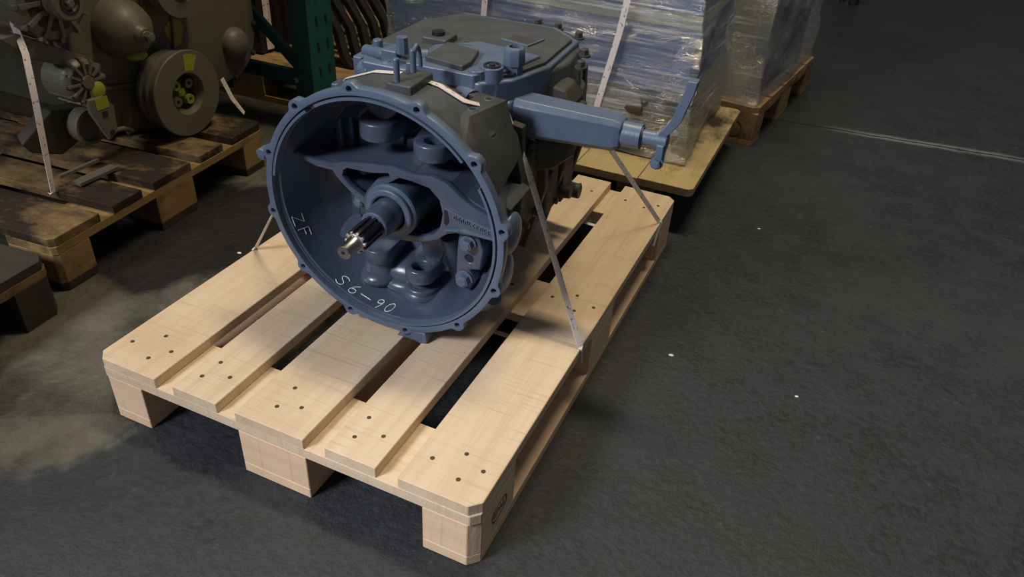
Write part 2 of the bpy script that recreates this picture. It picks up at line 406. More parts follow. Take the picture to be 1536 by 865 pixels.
# ------------------------------------------------------------------ pallets
rng = random.Random(4)
def chamfer_rect(x0, x1, y0, y1, ch, corners):
    """corners: set of 'll','lr','ur','ul' to cut"""
    p = []
    for key, (x, y), (d1, d2) in (('ll', (x0, y0), ((0, 1), (1, 0))), ('lr', (x1, y0), ((-1, 0), (0, 1))),
                                  ('ur', (x1, y1), ((0, -1), (-1, 0))), ('ul', (x0, y1), ((1, 0), (0, -1)))):
        if key in corners: p += [(x+d1[0]*ch, y+d1[1]*ch), (x+d2[0]*ch, y+d2[1]*ch)]
        else: p.append((x, y))
    return p
def piece(name, poly, cx, cy, z0, z1, mat, par, along_y, mesh_cache, key, warp=0.0):
    """board with the grain along its own x axis"""
    k = (key, mat)
    if k not in mesh_cache:
        mb = MB(); q = [(x-cx, y-cy) for x, y in poly]
        if along_y: q = [(y, -x) for x, y in q]
        mb.prism(q, -(z1-z0)/2, (z1-z0)/2)
        bmesh.ops.recalc_face_normals(mb.b, faces=mb.b.faces)
        me = bpy.data.meshes.new(name); mb.b.to_mesh(me); mb.b.free(); me.materials.append(M[mat]); mesh_cache[k] = me
    o = bpy.data.objects.new(name, mesh_cache[k]); COL.objects.link(o); o.parent = par
    o.location = (cx, cy, (z0+z1)/2); o.rotation_euler = (0, 0, PI/2 if along_y else 0)
    md = o.modifiers.new('bevel', 'BEVEL'); md.width = .0012; md.segments = 1; md.limit_method = 'ANGLE'; md.angle_limit = math.radians(30)
    return o
def pallet(label, loc, rz, mats, group=None, nails=True, ch=.018):
    """800 x 1200 four-way pallet, origin at its near left corner, long side on y"""
    t = thing('pallet', label, 'pallet', loc, rz, group)
    top, cross, block, base = mats; mc = {}
    xs = [(0, .145), (.18625, .28625), (.3275, .4725), (.51375, .61375), (.655, .8)]
    for i, (a, b) in enumerate(xs):
        cs = {0: {'ll', 'ul'}, 4: {'lr', 'ur'}}.get(i, set())
        j = rng.uniform(-.0015, .0015)
        piece('board', chamfer_rect(a, b, j, 1.2+j, ch, cs), (a+b)/2, .6, .122, .144+rng.uniform(0, .0006), top, t, True, mc, i)
    for i, y in enumerate((0, .5275, 1.055)):
        cs = {0: {'ll', 'lr'}, 2: {'ul', 'ur'}}.get(i, set())
        piece('cross_board', chamfer_rect(0, .8, y, y+.145, ch*.8, cs), .4, y+.0725, .1, .122, cross, t, False, mc, 10+i)
    for i, (a, b) in enumerate(((0, .1), (.3275, .4725), (.7, .8))):
        for k, y in enumerate((0, .5275, 1.055)):
            cs = set()
            if k == 0 and i == 0: cs = {'ll'}
            if k == 0 and i == 2: cs = {'lr'}
            if k == 2 and i == 0: cs = {'ul'}
            if k == 2 and i == 2: cs = {'ur'}
            piece('block', chamfer_rect(a, b, y, y+.145, ch, cs), (a+b)/2, y+.0725, .022, .1, block, t, False, mc, 20+i*3+k)
        cs = {0: {'ll', 'ul'}, 2: {'lr', 'ur'}}.get(i, set())
        piece('skid_board', chamfer_rect(a, b, 0, 1.2, ch, cs), (a+b)/2, .6, 0, .022, base, t, True, mc, 40+i)
    if nails:
        nb = MB(); r = random.Random(9)
        for i, (a, b) in enumerate(xs):
            for y in (0.0725, .6, 1.1275):
                cx = (a+b)/2
                k = [(-.02, -.025), (.022, -.008), (-.02, .022)] if b-a < .12 or i == 2 else [(-.045, -.01), (.0, .028), (.045, .0), (.015, -.03)]
                for dx, dy in k:
                    px, py = cx+dx+r.uniform(-.004, .004), y+dy+r.uniform(-.004, .004)
                    nb.lathe([(.0, .0042), (.0012, .0040), (.0014, .0030), (.0012, .0)], (px, py, .1437), (0, 0, 1), 8)
        n = obj('nail', nb, 'nail', t, WM[t.name]); n['kind'] = 'stuff'
    return t
main = pallet('light new wooden pallet carrying the blue-grey gearbox', (0, 0, 0), 0, ('pine', 'pine', 'pine_block', 'pine_block'))
# oval stamp on the right near block
sb = MB()
ov = [(.029*math.copysign(abs(math.cos(a))**.7, math.cos(a)), .017*math.copysign(abs(math.sin(a))**.7, math.sin(a))) for a in [2*PI*i/40 for i in range(40)]]
iv = [(x*.91, y*.86) for x, y in ov]
F = Matrix.Translation((.8003, .084, .062)) @ YZ
sb.merge_mesh(plate_mesh(ov, [iv[::-1]], .0006), F)
sb.merge_mesh(text_mesh('EPAL', .021, .0003), F)
obj('stamp', sb, 'ink', main, label='dark brown oval stamp')

# ------------------------------------------------------------------ gearbox (local frame: x right, y back, z up, origin at flange centre)
rc = Vector((.43849, .30759, .40249)); gy, gt = .02890976, -.03490876
nn = Vector((math.sin(gy)*math.cos(gt), -math.cos(gy)*math.cos(gt), math.sin(gt)))
LX = Vector((math.cos(gy), math.sin(gy), 0)); LY = -nn; LZ = LX.cross(LY)
R3 = Matrix((LX, LY, LZ)).transposed().to_4x4()
G = Matrix.Translation(rc) @ R3
gb = thing('gearbox', 'blue-grey painted truck gearbox with open round bell housing, strapped on the light pallet', 'gearbox',
           tuple(rc - LZ*.256), R3)
def gp(name, mb, mat, parent=None, **k): return obj(name, mb, mat, parent or gb, G, **k)

# flange ring with scalloped lugs and 12 bolt holes
A0 = math.radians(9.7)
outer = []
for i in range(360):
    a = 2*PI*i/360
    d = min(abs(((a-A0-k*PI/6+PI) % (2*PI))-PI) for k in range(12))
    lug = .0105*math.exp(-(d*.245/.013)**4)
    outer.append(((.2445+lug)*math.cos(a), (.2445+lug)*math.sin(a)))
holes = [circ(.2428*math.cos(A0+k*PI/6), .2428*math.sin(A0+k*PI/6), .0056, 16, rev=True) for k in range(12)]
inner = circ(0, 0, .2318, 180, rev=True)
mb = MB().merge_mesh(plate_mesh(outer, holes+[inner], .018, .0012), Matrix.Translation((0, .009, 0)) @ XZ)
gp('flange', mb, 'cast', smooth=30)
hb = MB()
for k in range(12):
    a = A0+k*PI/6; hb.tube((.2428*math.cos(a), .013, .2428*math.sin(a)), (.2428*math.cos(a), .019, .2428*math.sin(a)), .0054, seg=14)
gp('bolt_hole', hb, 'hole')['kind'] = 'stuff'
# raised register lip inside the flange, interrupted by two notches
lip = MB()
for a0, a1 in ((-82, 30), (43, 120), (126, 170)):
    o_ = [(.2288*math.cos(math.radians(a)), .2288*math.sin(math.radians(a))) for a in [a0+(a1-a0)*i/60 for i in range(61)]]
    i_ = [(.2240*math.cos(math.radians(a)), .2240*math.sin(math.radians(a))) for a in [a1-(a1-a0)*i/60 for i in range(61)]]
    lip.prism(o_+i_, -.001, .0165, 'xz')
gp('register_lip', lip, 'cast')
# foot at bottom of flange and left tab
ft = MB().prism([(.055, -.236), (.085, -.232), (.088, -.2555), (.075, -.262), (.06, -.2575), (.02, -.2575)], .0, .03, 'xz')
gp('flange_foot', ft, 'cast', bevel=.002); ft = MB()
ft.prism([(-.236, .085), (-.242, .064), (-.2555, .068), (-.2575, .082), (-.249, .088)], 0, .02, 'xz')
gp('flange_tab', ft, 'cast', bevel=.002)
# bell shell
inp = [(.012, .2330), (.0122, .2275), (.014, .2272), (.016, .2235), (.05, .219), (.09, .205), (.12, .19), (.145, .17), (.152, .15), (.152, .0)]
outp = [(.17, .0), (.17, .165), (.165, .185), (.13, .205), (.08, .222), (.035, .234), (.017, .238), (.014, .24)]
gp('bell_housing', MB().lathe(inp+outp, (0, 0, 0), (0, 1, 0), 128, closed=False), 'cast_in', smooth=40)
# bulges in the lower bell wall
lb = MB()
lb.ball((-.068, .105, -.193), .045, 24, (1, 1.2, .5)); lb.ball((.03, .11, -.205), .05, 24, (1, 1.2, .55))
lb.ball((-.02, .13, -.185), .05, 24, (1.5, 1, .7)); lb.ball((-.015, .10, -.200), .035, 24, (1.5, 1, .5))
lb.tube((-.068, .10, -.15), (-.068, .105, -.205), .030, .042, 28)

lb.tube((-.135, .10, -.1), (-.09, .14, -.17), .03, .03, 20)
gp('wall_bulge', lb, 'cast_in', smooth=60)
# vertical-bored lugs
def lug(name, cx, nose, z0, z1, w, back, hole=None, flare=0):
    pts = [(cx-w/2-flare, back), (cx-w/2, nose+w/2)]
    pts += [(cx-w/2*math.cos(a), nose+w/2-w/2*math.sin(a)*.9) for a in [PI*i/14 for i in range(1, 14)]]
    pts += [(cx+w/2, nose+w/2), (cx+w/2+flare, back)]
    hs = [circ(hole[0], hole[1], hole[2], 24, rev=True)] if hole else []
    mb = MB().merge_mesh(plate_mesh(pts[::-1], hs, z1-z0, .0035), Matrix.Translation((0, 0, (z0+z1)/2)))
    o = gp(name, mb, 'cast_in', smooth=50)
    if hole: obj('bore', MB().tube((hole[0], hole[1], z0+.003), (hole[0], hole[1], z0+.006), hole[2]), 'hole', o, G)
    return o
lug('fork_lug', -.046, .055, .118, .153, .072, .155, flare=.01)
lug('fork_lug', .066, .05, .105, .137, .068, .155, (.068, .088, .0165), flare=.016)
lug('fork_lug', -.062, .055, -.150, -.118, .060, .155)
lug('fork_lug', .034, .05, -.166, -.136, .062, .155, (.034, .083, .017), flare=.01)
lug('fork_lug', .032, .052, -.203, -.184, .07, .15, (.030, .088, .017), flare=.02)
# upper cylinder behind the left lug, casting blocks and back wall relief
bk = MB()
bk.lathe([(0, 0), (0, .034), (.06, .036)], (-.04, .09, .185), (0, 1, 0), 28)
bk.box(-.16, -.145, .115, .15, .02, .19); bk.box(-.15, -.13, .13, .15, -.14, .17)
bk.prism([(-.125, .05), (-.02, .05), (-.02, .13), (-.06, .15), (-.12, .15)], .135, .155, 'xz')
bk.prism([(-.02, .06), (.05, .06), (.10, .03), (.12, .08), (.03, .12), (-.01, .11)], .125, .155, 'xz')
bk.prism([(.045, -.135), (.072, -.07), (.105, -.06), (.098, -.15), (.06, -.165)], .112, .155, 'xz')
bk.prism([(.02, -.095), (.04, -.075), (.085, -.075), (.064, -.138), (.03, -.138)], .108, .15, 'xz')
bk.tube((.09, .10, -.06), (.10, .14, -.19), .02, .022, 20)
bk.box(-.13, -.03, .128, .15, -.11, .04)
gp('back_wall_casting', bk, 'cast_in', bevel=.004, smooth=50)
# cylinder boss on the right (behind gap in lip)
# spider web: outer outline and two windows, deep rib
web_out = [(-.212, .066), (-.200, .074), (-.165, .064), (-.125, .066), (-.100, .074), (-.045, .083), (.005, .089), (.045, .083), (.083, .088),
           (.112, .082), (.140, .062), (.165, .047), (.215, .030), (.222, -.004), (.215, -.012), (.170, -.012), (.130, -.015), (.112, -.022),
           (.092, -.040), (.055, -.056), (.02, -.062), (-.03, -.055), (-.055, -.030), (-.062, -.004), (-.085, .012), (-.112, .035), (-.125, .052), (-.160, .052)]
win1 = [(-.100, .058), (-.092, .064), (-.04, .066), (-.004, .074), (.0, .066), (-.03, .055), (-.052, .028), (-.06, .012), (-.09, .030), (-.104, .046)]
win2 = [(.018, .070), (.045, .069), (.078, .064), (.098, .045), (.104, .018), (.098, -.012), (.085, -.030), (.060, -.042), (.030, -.045), (.0, -.04), (-.03, -.02), (-.03, .02), (-.01, .05)]
mb = MB().merge_mesh(plate_mesh(web_out[::-1], [win1, win2], .014, .002), Matrix.Translation((0, .052, 0)) @ XZ)
gp('web_plate', mb, 'cast_in', smooth=40)
def wall(path, y0, y1, th):
    m_ = MB()
    for (a, b) in zip(path, path[1:]):
        a, b = Vector(a), Vector(b); d = (b-a).normalized(); n = Vector((-d.y, d.x))*th/2; e = d*th*.3
        m_.prism([tuple(a-n-e), tuple(b-n+e), tuple(b+n+e), tuple(a+n-e)], y0, y1, 'xz')
    return m_
wm = wall([(-.212, .062), (-.165, .058), (-.115, .062), (-.098, .068), (-.045, .077), (.005, .083), (.045, .077), (.083, .079), (.112, .073), (.140, .055), (.21, .026)], .056, .152, .011)
gp('web_rib', wm, 'cast_in', bevel=.002)
wm = wall([(-.125, .046), (-.085, .018), (-.058, -.002), (-.05, -.03), (-.02, -.053), (.03, -.056), (.07, -.046), (.098, -.03)], .056, .152, .008)
gp('web_rib', wm, 'cast_in', bevel=.002)
# recessed panel with cast marks on the right arm
ar = wall([(.112, .034), (.15, .024), (.205, .012)], .040, .048, .003); ar.b.verts.ensure_lookup_table()
for (a, b) in (((.11, -.012), (.14, -.005)), ((.14, -.005), (.21, -.004))):
    m2 = wall([a, b], .040, .048, .003); me = bpy.data.meshes.new('t'); m2.b.to_mesh(me); ar.b.from_mesh(me); m2.b.free()
rr = random.Random(3)
for i in range(11):
    x = .126+i*.0075; z = .018-.0012*i*1.1
    ar.box(x, x+.0014, .043, .047, z-.004, z+.004)
    if rr.random() < .7: ar.box(x+.0014, x+.0042, .043, .047, z+.0025, z+.004)
    if rr.random() < .7: ar.box(x+.0014, x+.0042, .043, .047, z-.004, z-.0025)
    if rr.random() < .6: ar.box(x+.0042, x+.0054, .043, .047, z-.004, z+.004)
gp('arm_ridge', ar, 'cast', label='raised cast edge lines and numerals')
pk = MB().prism([(.108, .028), (.114, .03), (.118, .006), (.112, -.004), (.107, .0)], .0445, .0455, 'xz')
gp('arm_pocket', pk, 'hole')
# bearing retainer: flanged sleeve round the shaft
rt_ = [(.152, 0), (.152, .052), (.075, .052), (.072, .053), (.046, .053), (.044, .0515), (.044, .048), (.040, .046), (.034, .046), (.034, .030), (.034, .028), (.07, .026), (.07, 0)]
# profile by distance along +y
ret = [(.152, .050), (.06, .050), (.052, .0535), (.040, .0535), (.037, .051), (.037, .0475), (.030, .0475), (.028, .0455), (.028, .0375), (.030, .0345), (.060, .033), (.060, .0)]
gp('bearing_retainer', MB().lathe(ret, (0, 0, 0), (0, 1, 0), 64), 'cast', smooth=30)
sh = gp('input_shaft', MB().lathe([(.06, .0), (.06, .0315), (.0, .0300), (-.014, .0285), (-.018, .0270), (-.018, .0)], (0, 0, 0), (0, 1, 0), 48), 'cast_in', smooth=35)
gp('shaft_collar', MB().lathe([(-.014, .0), (-.014, .0262), (-.019, .0266), (-.021, .025), (-.021, .0)], (0, 0, 0), (0, 1, 0), 48), 'cast', smooth=30)
sp = []
for i in range(10):
    a = 2*PI*i/10
    for da, r in ((-.17, .0168), (-.13, .0215), (.13, .0215), (.17, .0168)):
        sp.append((r*math.cos(a+da), r*math.sin(a+da)))
mb = MB().prism(sp, -.078, -.018, 'xz'); gp('shaft_spline', mb, 'steel_dark', bevel=.0006, smooth=25)
sp2 = [(x*.985, y*.985) for x, y in sp]
gp('spline_end', MB().prism(sp2, -.0815, -.0775, 'xz'), 'spline_end', bevel=.0012)
tip = [(-.07, 0), (-.07, .0148), (-.088, .0140), (-.092, .0125), (-.116, .0125), (-.1175, .0115), (-.1175, .0038), (-.1155, .003), (-.1155, 0)]
gp('pilot_tip', MB().lathe(tip, (0, 0, 0), (0, 1, 0), 40), 'steel', smooth=30)
gp('centre_hole', MB().tube((0, -.1179, 0), (0, -.1165, 0), .0028), 'hole')
# hex bolts inside the bell
for p, r in (((.148, .062, -.040), .0125), ((.140, .062, -.122), .0135), ((-.082, .062+.03, .048), .011), ((-.10, .095, -.03), .011), ((.175, .09, .035), .009)):
    gp('hex_bolt', hexbolt(MB(), p, (0, -1, 0), r, .014), 'cast', bevel=.0008)
# padded wall plate for the right bolts
wp = [(.128, -.02), (.165, -.018), (.178, -.05), (.172, -.095), (.150, -.10), (.162, -.125), (.150, -.148), (.12, -.142), (.122, -.10), (.124, -.06)]
gp('bolt_pad', MB().merge_mesh(plate_mesh(wp[::-1], [circ(.149, -.076, .0085, 20)], .09, .003), Matrix.Translation((0, .108, 0)) @ XZ), 'cast_in', smooth=50)
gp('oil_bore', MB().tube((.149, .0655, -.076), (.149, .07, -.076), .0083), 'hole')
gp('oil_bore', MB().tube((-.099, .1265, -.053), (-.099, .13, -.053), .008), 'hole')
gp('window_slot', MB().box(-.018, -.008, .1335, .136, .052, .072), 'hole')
# marker writing on the inner wall: strokes in (u along arc, v toward depth), 0..1 boxes
STR = {'Z': [[(.1, 1), (.9, .95), (.15, .05), (1, 0)]], 'F': [[(.25, 1), (.2, 0)], [(.25, 1), (1.0, .9)], [(.2, .55), (.8, .5)]],
       'S': [[(.95, .85), (.7, 1), (.35, .98), (.15, .8), (.3, .6), (.7, .45), (.85, .25), (.7, .05), (.35, 0), (.05, .15)]],
       '6': [[(.75, 1), (.4, .75), (.15, .4), (.2, .1), (.5, 0), (.85, .15), (.85, .42), (.55, .55), (.2, .4)]],
       '-': [[(.0, .5), (1, .45)]], '9': [[(.85, .75), (.6, 1), (.25, .9), (.15, .65), (.4, .48), (.75, .6), (.85, .8), (.8, .4), (.6, 0)]],
       '0': [[(.5, 1), (.2, .8), (.1, .4), (.3, .05), (.6, 0), (.88, .25), (.92, .65), (.75, .95), (.5, 1)]]}
def smoothline(p, k=2):
    for _ in range(k):
        q = [p[0]]
        for a, b in zip(p, p[1:]): q += [(a[0]*.75+b[0]*.25, a[1]*.75+b[1]*.25), (a[0]*.25+b[0]*.75, a[1]*.25+b[1]*.75)]
        p = q+[p[-1]]
    return p
def wallr(y):
    for (ya, ra), (yb, rb) in zip(inp, inp[1:]):
        if ya <= y <= yb: return ra+(rb-ra)*(y-ya)/(yb-ya)
    return .22
def write(mb, ch, ang, wdeg, y0, y1, r=.0011, soft=True):
    for st in STR[ch]:
        pts = smoothline(st) if soft and len(st) > 4 else st
        fine = []
        for a, b in zip(pts, pts[1:]):
            for k in range(4): fine.append((a[0]+(b[0]-a[0])*k/4, a[1]+(b[1]-a[1])*k/4))
        fine.append(pts[-1]); P = []
        for u, v in fine:
            y = y0+(y1-y0)*v; rad = wallr(y)-.0005; th = math.radians(ang+wdeg*u+ (v-.5)*1.2)
            P.append((rad*math.cos(th), y, rad*math.sin(th)))
        mb.pipe(P, r, 6)
ink = MB()
write(ink, 'Z', -165, 6.2, .020, .046, .0007); write(ink, 'F', -157.5, 6, .022, .048, .0007)
gp('marker_writing', ink, 'marker', label='white handwritten ZF'); ink = MB()
for ch, a, wd in (('S', -125, 5.5), ('6', -117.2, 5), ('-', -110.5, 6.5), ('9', -101.5, 4.6), ('0', -95.2, 4.8)): write(ink, ch, a, wd, .018, .044, .0010)
gp('marker_writing', ink, 'marker', label='white handwritten S6-90')

# ---- bell exterior: top deck, pads, brackets
tp = MB()
arc = [(.2285*math.cos(a), .2285*math.sin(a)) for a in [math.radians(42+84*i/24) for i in range(25)]]
tp.prism([(-.135, .188), (-.12, .2055), (-.06, .2285), (.0, .2355), (.07, .2265), (.12, .2045), (.170, .158)]+arc, .018, .128, 'xz')
tp.prism([(-.15, .12), (-.13, .185), (.0, .205), (.12, .185), (.17, .12)]+[(.205*math.cos(a), .205*math.sin(a)-.01) for a in [math.radians(42+84*i/24) for i in range(25)]], .10, .175, 'xz')
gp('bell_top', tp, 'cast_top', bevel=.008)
pd = MB().prism([(.001, .046), (.050, .046), (.050, .125), (.001, .125)], .215, .2445, 'xy')
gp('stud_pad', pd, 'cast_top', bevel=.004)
for p in ((.018, .056), (.020, .108)):
    s_ = gp('stud', MB().tube((p[0], p[1], .24), (p[0], p[1], .282), .0055, seg=14).tube((p[0], p[1], .282), (p[0], p[1], .284), .0055, .0045, 14), 'cast', smooth=30)
hk = MB(); hk.pipe([(.018, .125+.012*math.cos(a), .245+.04*math.sin(a)) for a in [PI*i/8 for i in range(9)]], .004, 8)
gp('lifting_loop', hk, 'cast')
# right mounting bracket with two tapped holes on its top
br = MB()
br._add([(.108, .078, .2), (.142, .078, .2), (.168, .172, .2), (.112, .182, .2), (.160, .02, .176), (.203, .02, .134), (.20, .172, .10), (.10, .182, .10), (.168, .022, .166), (.219, .022, .092)],
        [(0, 1, 2, 3), (0, 4, 5, 1), (1, 5, 6, 2), (2, 6, 7, 3), (0, 3, 7, 8, 4), (4, 8, 9, 5), (5, 9, 6), (7, 6, 9, 8)])
gp('mount_bracket', br, 'cast_side', bevel=.004)
for p in ((.134, .106), (.140, .160)):
    gp('tapped_hole', MB().tube((p[0], p[1], .1995), (p[0], p[1], .2008), .0065, seg=18), 'hole')
    gp('hole_rim', MB().lathe([(0, .0066), (.0014, .0068), (.0014, .0082), (0, .0086)], (p[0], p[1], .1998), (0, 0, 1), 20), 'cast')
# right side: lower shelf pad, gusset and rounded boss
sf = MB()
sf._add([(.212, .055, .065), (.226, .070, .045), (.226, .165, .045), (.150, .205, .045), (.226, .155, .036), (.222, .06, .0), (.19, .17, -.01), (.15, .19, .0)],
        [(0, 1, 2, 3), (0, 5, 1), (1, 5, 6, 2), (2, 6, 7, 3), (0, 3, 7, 5), (5, 7, 6)])
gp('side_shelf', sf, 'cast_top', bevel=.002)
sbz = MB().ball((.226, .075, -.005), .024, 24, (.6, 1.6, 1.7)).ball((.212, .075, -.095), .027, 24, (.6, 1.5, 1.6)).tube((.205, .05, -.135), (.175, .07, -.175), .018, .016)
gp('side_bulge', sbz, 'cast')
gp('rear_bell_flange', MB().prism([(.14, .19), (.186, .13), (.205, .06), (.208, -.03), (.19, -.11), (.16, -.175), (.09, -.21), (-.09, -.21), (-.18, -.16), (-.2, 0), (-.17, .15), (-.1, .2), (.1, .2)], .165, .19, 'xz'), 'cast_dark', bevel=.002)

# ---- main case
cs = MB()
cs._add([(-.17, .18, .14), (.17, .18, .14), (.175, .60, .14), (-.17, .60, .14), (-.175, .18, -.05), (.178, .18, -.05), (.182, .60, -.05), (-.175, .60, -.05),
         (-.13, .18, -.2), (.145, .18, -.2), (.15, .60, -.2), (-.13, .60, -.2)],
        [(0, 1, 2, 3), (0, 4, 5, 1), (1, 5, 6, 2), (2, 6, 7, 3), (3, 7, 4, 0), (4, 8, 9, 5), (5, 9, 10, 6), (6, 10, 11, 7), (7, 11, 8, 4), (8, 11, 10, 9)])
gp('main_case', cs, 'cast_dark', bevel=.012)
gp('sump', MB().box(-.09, .10, .21, .56, -.272, -.19, taper=(1.25, 1.1)), 'cast_dark', bevel=.008)
rb = MB()
for y in (.20, .33, .45, .56):
    rb._add([(.165, y, .145), (.190, y, .14), (.196, y, -.05), (.158, y, -.205), (.14, y, -.2), (.165, y+.02, .145), (.190, y+.02, .14), (.196, y+.02, -.05), (.158, y+.02, -.205), (.14, y+.02, -.2)],
            [(0, 1, 2, 3, 4), (9, 8, 7, 6, 5), (0, 5, 6, 1), (1, 6, 7, 2), (2, 7, 8, 3), (3, 8, 9, 4), (4, 9, 5, 0)])
gp('case_rib', rb, 'cast_dark', bevel=.003)
ft = MB().box(.17, .184, .235, .315, -.10, .08).box(.17, .19, .36, .43, -.13, -.02).box(.17, .188, .36, .44, .02, .11).box(.16, .186, .48, .55, -.15, .10)
gp('side_cover', ft, 'cast_dark', bevel=.004)
for (y, z) in ((.245, .07), (.305, .07), (.245, -.09), (.305, -.09), (.37, .10), (.43, .10), (.37, .03), (.43, .03), (.37, -.03), (.42, -.12), (.49, .09), (.54, .09), (.49, -.14), (.54, -.14), (.54, -.03)):
    gp('case_bolt', hexbolt(MB(), (.184, y, z), (1, 0, 0), .008, .012), 'cast_top')
gp('drain_lug', MB().tube((.15, .575, -.17), (.20, .575, -.17), .02, .018), 'cast_dark'); gp('drain_lug', MB().tube((.15, .47, -.12), (.21, .47, -.12), .016, .014), 'cast_dark')

# ---- top shift cover
ZT = .232
tc = MB().prism([(-.135, .185), (.11, .185), (.155, .23), (.19, .33), (.19, .50), (.12, .56), (-.10, .56), (-.16, .45), (-.17, .26)], .12, .215, 'xy')
gp('top_cover', tc, 'cast', bevel=.006)
gp('top_cover_face', MB().prism([(-.04, .1835), (.098, .1835), (.14, .235), (.165, .34), (.03, .36), (-.04, .30)], .2, ZT-.004, 'xy'), 'cast', bevel=.003)
gp('dim_top_layer', MB().prism([(-.12, .215), (.0, .20), (.10, .195), (.15, .24), (.180, .33), (.180, .48), (.12, .53), (-.09, .53), (-.145, .44), (-.155, .27)], .2135, .2225, 'xy'), 'cast_top', bevel=.003)  # layer added over the cover, its greyer tone stands in for dim top light
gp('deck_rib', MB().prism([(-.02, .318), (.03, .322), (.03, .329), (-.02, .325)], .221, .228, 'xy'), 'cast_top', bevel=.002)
gp('deck_bar', MB().prism([(.0, .345), (.022, .352), (.022, .358), (.0, .351)], .2222, .2245, 'xy'), 'hole')
gp('deck_frame', MB().prism([(.055, .40), (.12, .385), (.135, .44), (.13, .443), (.118, .391), (.058, .405)], .2222, .2262, 'xy'), 'cast', bevel=.001)
gp('deck_panel', MB().prism([(.062, .408), (.116, .394), (.124, .432), (.068, .445)], .2222, .2240, 'xy'), 'cast_dark', bevel=.001)
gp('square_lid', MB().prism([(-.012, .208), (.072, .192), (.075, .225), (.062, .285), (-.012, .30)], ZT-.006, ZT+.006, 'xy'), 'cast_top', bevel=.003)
gp('lid_gasket', MB().prism([(-.015, .205), (.075, .189), (.078, .225), (.065, .288), (-.015, .303)], ZT-.008, ZT-.005, 'xy'), 'black')
# left fittings
lf = MB().tube((-.15, .225, .20), (-.085, .205, .195), .017, .015).tube((-.155, .23, .218), (-.10, .215, .222), .011).tube((-.16, .215, .18), (-.09, .195, .172), .013)
lf.box(-.15, -.085, .222, .27, .185, .226).box(-.105, -.07, .205, .235, .18, .236).box(-.165, -.145, .20, .235, .17, .214)
lf.tube((-.148, .208, .190), (-.12, .200, .189), .020, .020).tube((-.128, .235, .224), (-.128, .235, .242), .010).tube((-.09, .19, .205), (-.09, .215, .205), .012)
gp('left_valve_block', lf, 'cast', bevel=.004)
gp('valve_plug', MB().tube((-.062, .214, .232), (-.062, .214, .262), .012, .011, 8).tube((-.04, .225, .226), (-.02, .235, .226), .014), 'cast')
gp('valve_socket', MB().tube((-.085, .19, .19), (-.085, .196, .19), .015).tube((-.062, .19, .185), (-.062, .194, .185), .012), 'hole')
gp('sensor_block', MB().box(-.075, -.02, .31, .36, .205, .235), 'cast_top', bevel=.004)
gp('sensor_cap', MB().tube((-.05, .335, .235), (-.05, .335, .242), .013), 'black')
for (x, y) in ((-.11, .285), (-.10, .33), (-.09, .38), (-.12, .24), (.02, .196), (.09, .21), (.145, .27), (-.06, .40), (.0, .355)):
    gp('cover_bolt', hexbolt(MB(), (x, y, .204), (0, 0, 1), .008, .010), 'cast_top')
# round ports by the selector root
pt = MB().tube((.095, .205, .18), (.095, .205, .232), .017, .016).tube((.117, .222, .18), (.117, .222, .236), .022, .021)
pt.tube((.07, .188, .19), (.10, .175, .185), .018, .02)
gp('port_tower', pt, 'cast', bevel=.002)
gp('port_ring', MB().lathe([(0, .012), (.003, .012), (.003, .016), (0, .016)], (.117, .222, .236), (0, 0, 1), 24).tube((.117, .222, .236), (.117, .222, .24), .006), 'steel_dark')
gp('breather_plug', MB().lathe([(0, .0175), (.062, .0165), (.062, .0205), (.070, .0215), (.088, .0205), (.092, .018), (.094, .011), (.080, .010), (.080, 0)], (.143, .262, .17), (0, 0, 1), 8), 'cast', smooth=30)
gp('plug_pin', MB().tube((.143, .262, .25), (.143, .262, .262), .006), 'steel_dark')
# rear hexagonal range-change cover
hx = [(-.07, .42), (-.055, .535), (.02, .60), (.075, .61), (.15, .585), (.205, .50), (.222, .40), (.205, .325), (.175, .30), (.12, .33), (.0, .38)]
rear = MB()
top_h = [(x, y, .205) for x, y in [( -.062, .43), (-.048, .53), (.022, .59), (.075, .60), (.145, .575), (.195, .495), (.205, .40), (.19, .335), (.165, .315), (.12, .335), (.0, .385)]]
bot_h = [(x, y, .135) for x, y in hx]
n_ = len(hx)
rear._add(top_h+bot_h, [tuple(range(n_)), tuple(range(2*n_-1, n_-1, -1))]+[(i, n_+i, n_+(i+1) % n_, (i+1) % n_) for i in range(n_)])
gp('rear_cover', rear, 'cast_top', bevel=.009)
gp('rear_case', MB().prism([(x*1.03, y*1.01) for x, y in hx], .0, .13, 'xy'), 'cast_dark', bevel=.01)
gp('rear_plate', MB().prism([(.03, .44), (.10, .425), (.115, .49), (.04, .50)], .204, .2075, 'xy'), 'cast_dark', bevel=.001)
gp('rear_rim', MB().prism([(.02, .435), (.03, .44), (.04, .50), (.115, .49), (.118, .496), (.034, .508)], .204, .209, 'xy'), 'cast', bevel=.001)
for p in ((-.05, .50), (.0, .58), (.055, .612), (.105, .605), (.165, .57), (.212, .47), (.228, .40)):
    gp('rear_bolt', hexbolt(MB(), (p[0], p[1], .195), (0, 0, 1), .009, .014), 'cast_dark')
rl = MB().lathe([(0, 0), (0, .04), (.03, .045), (.05, .04), (.05, 0)], (.205, .36, .10), (1, .15, 0), 32).prism([(.20, .12), (.235, .125), (.245, .15), (.225, .175), (.20, .18)], .32, .39, 'xz').box(.18, .235, .30, .36, .07, .13)
gp('rear_side_boss', rl, 'cast_dark', bevel=.004)
mk = MB()
for a, b in (((.095, .535), (.103, .55)), ((.097, .552), (.112, .533)), ((.118, .53), (.124, .545)), ((.124, .545), (.13, .53)), ((.105, .53), (.11, .526))):
    mk.pipe([(a[0], a[1], .206), (b[0], b[1], .206)], .0009, 6)
gp('chalk_mark', mk, 'marker')

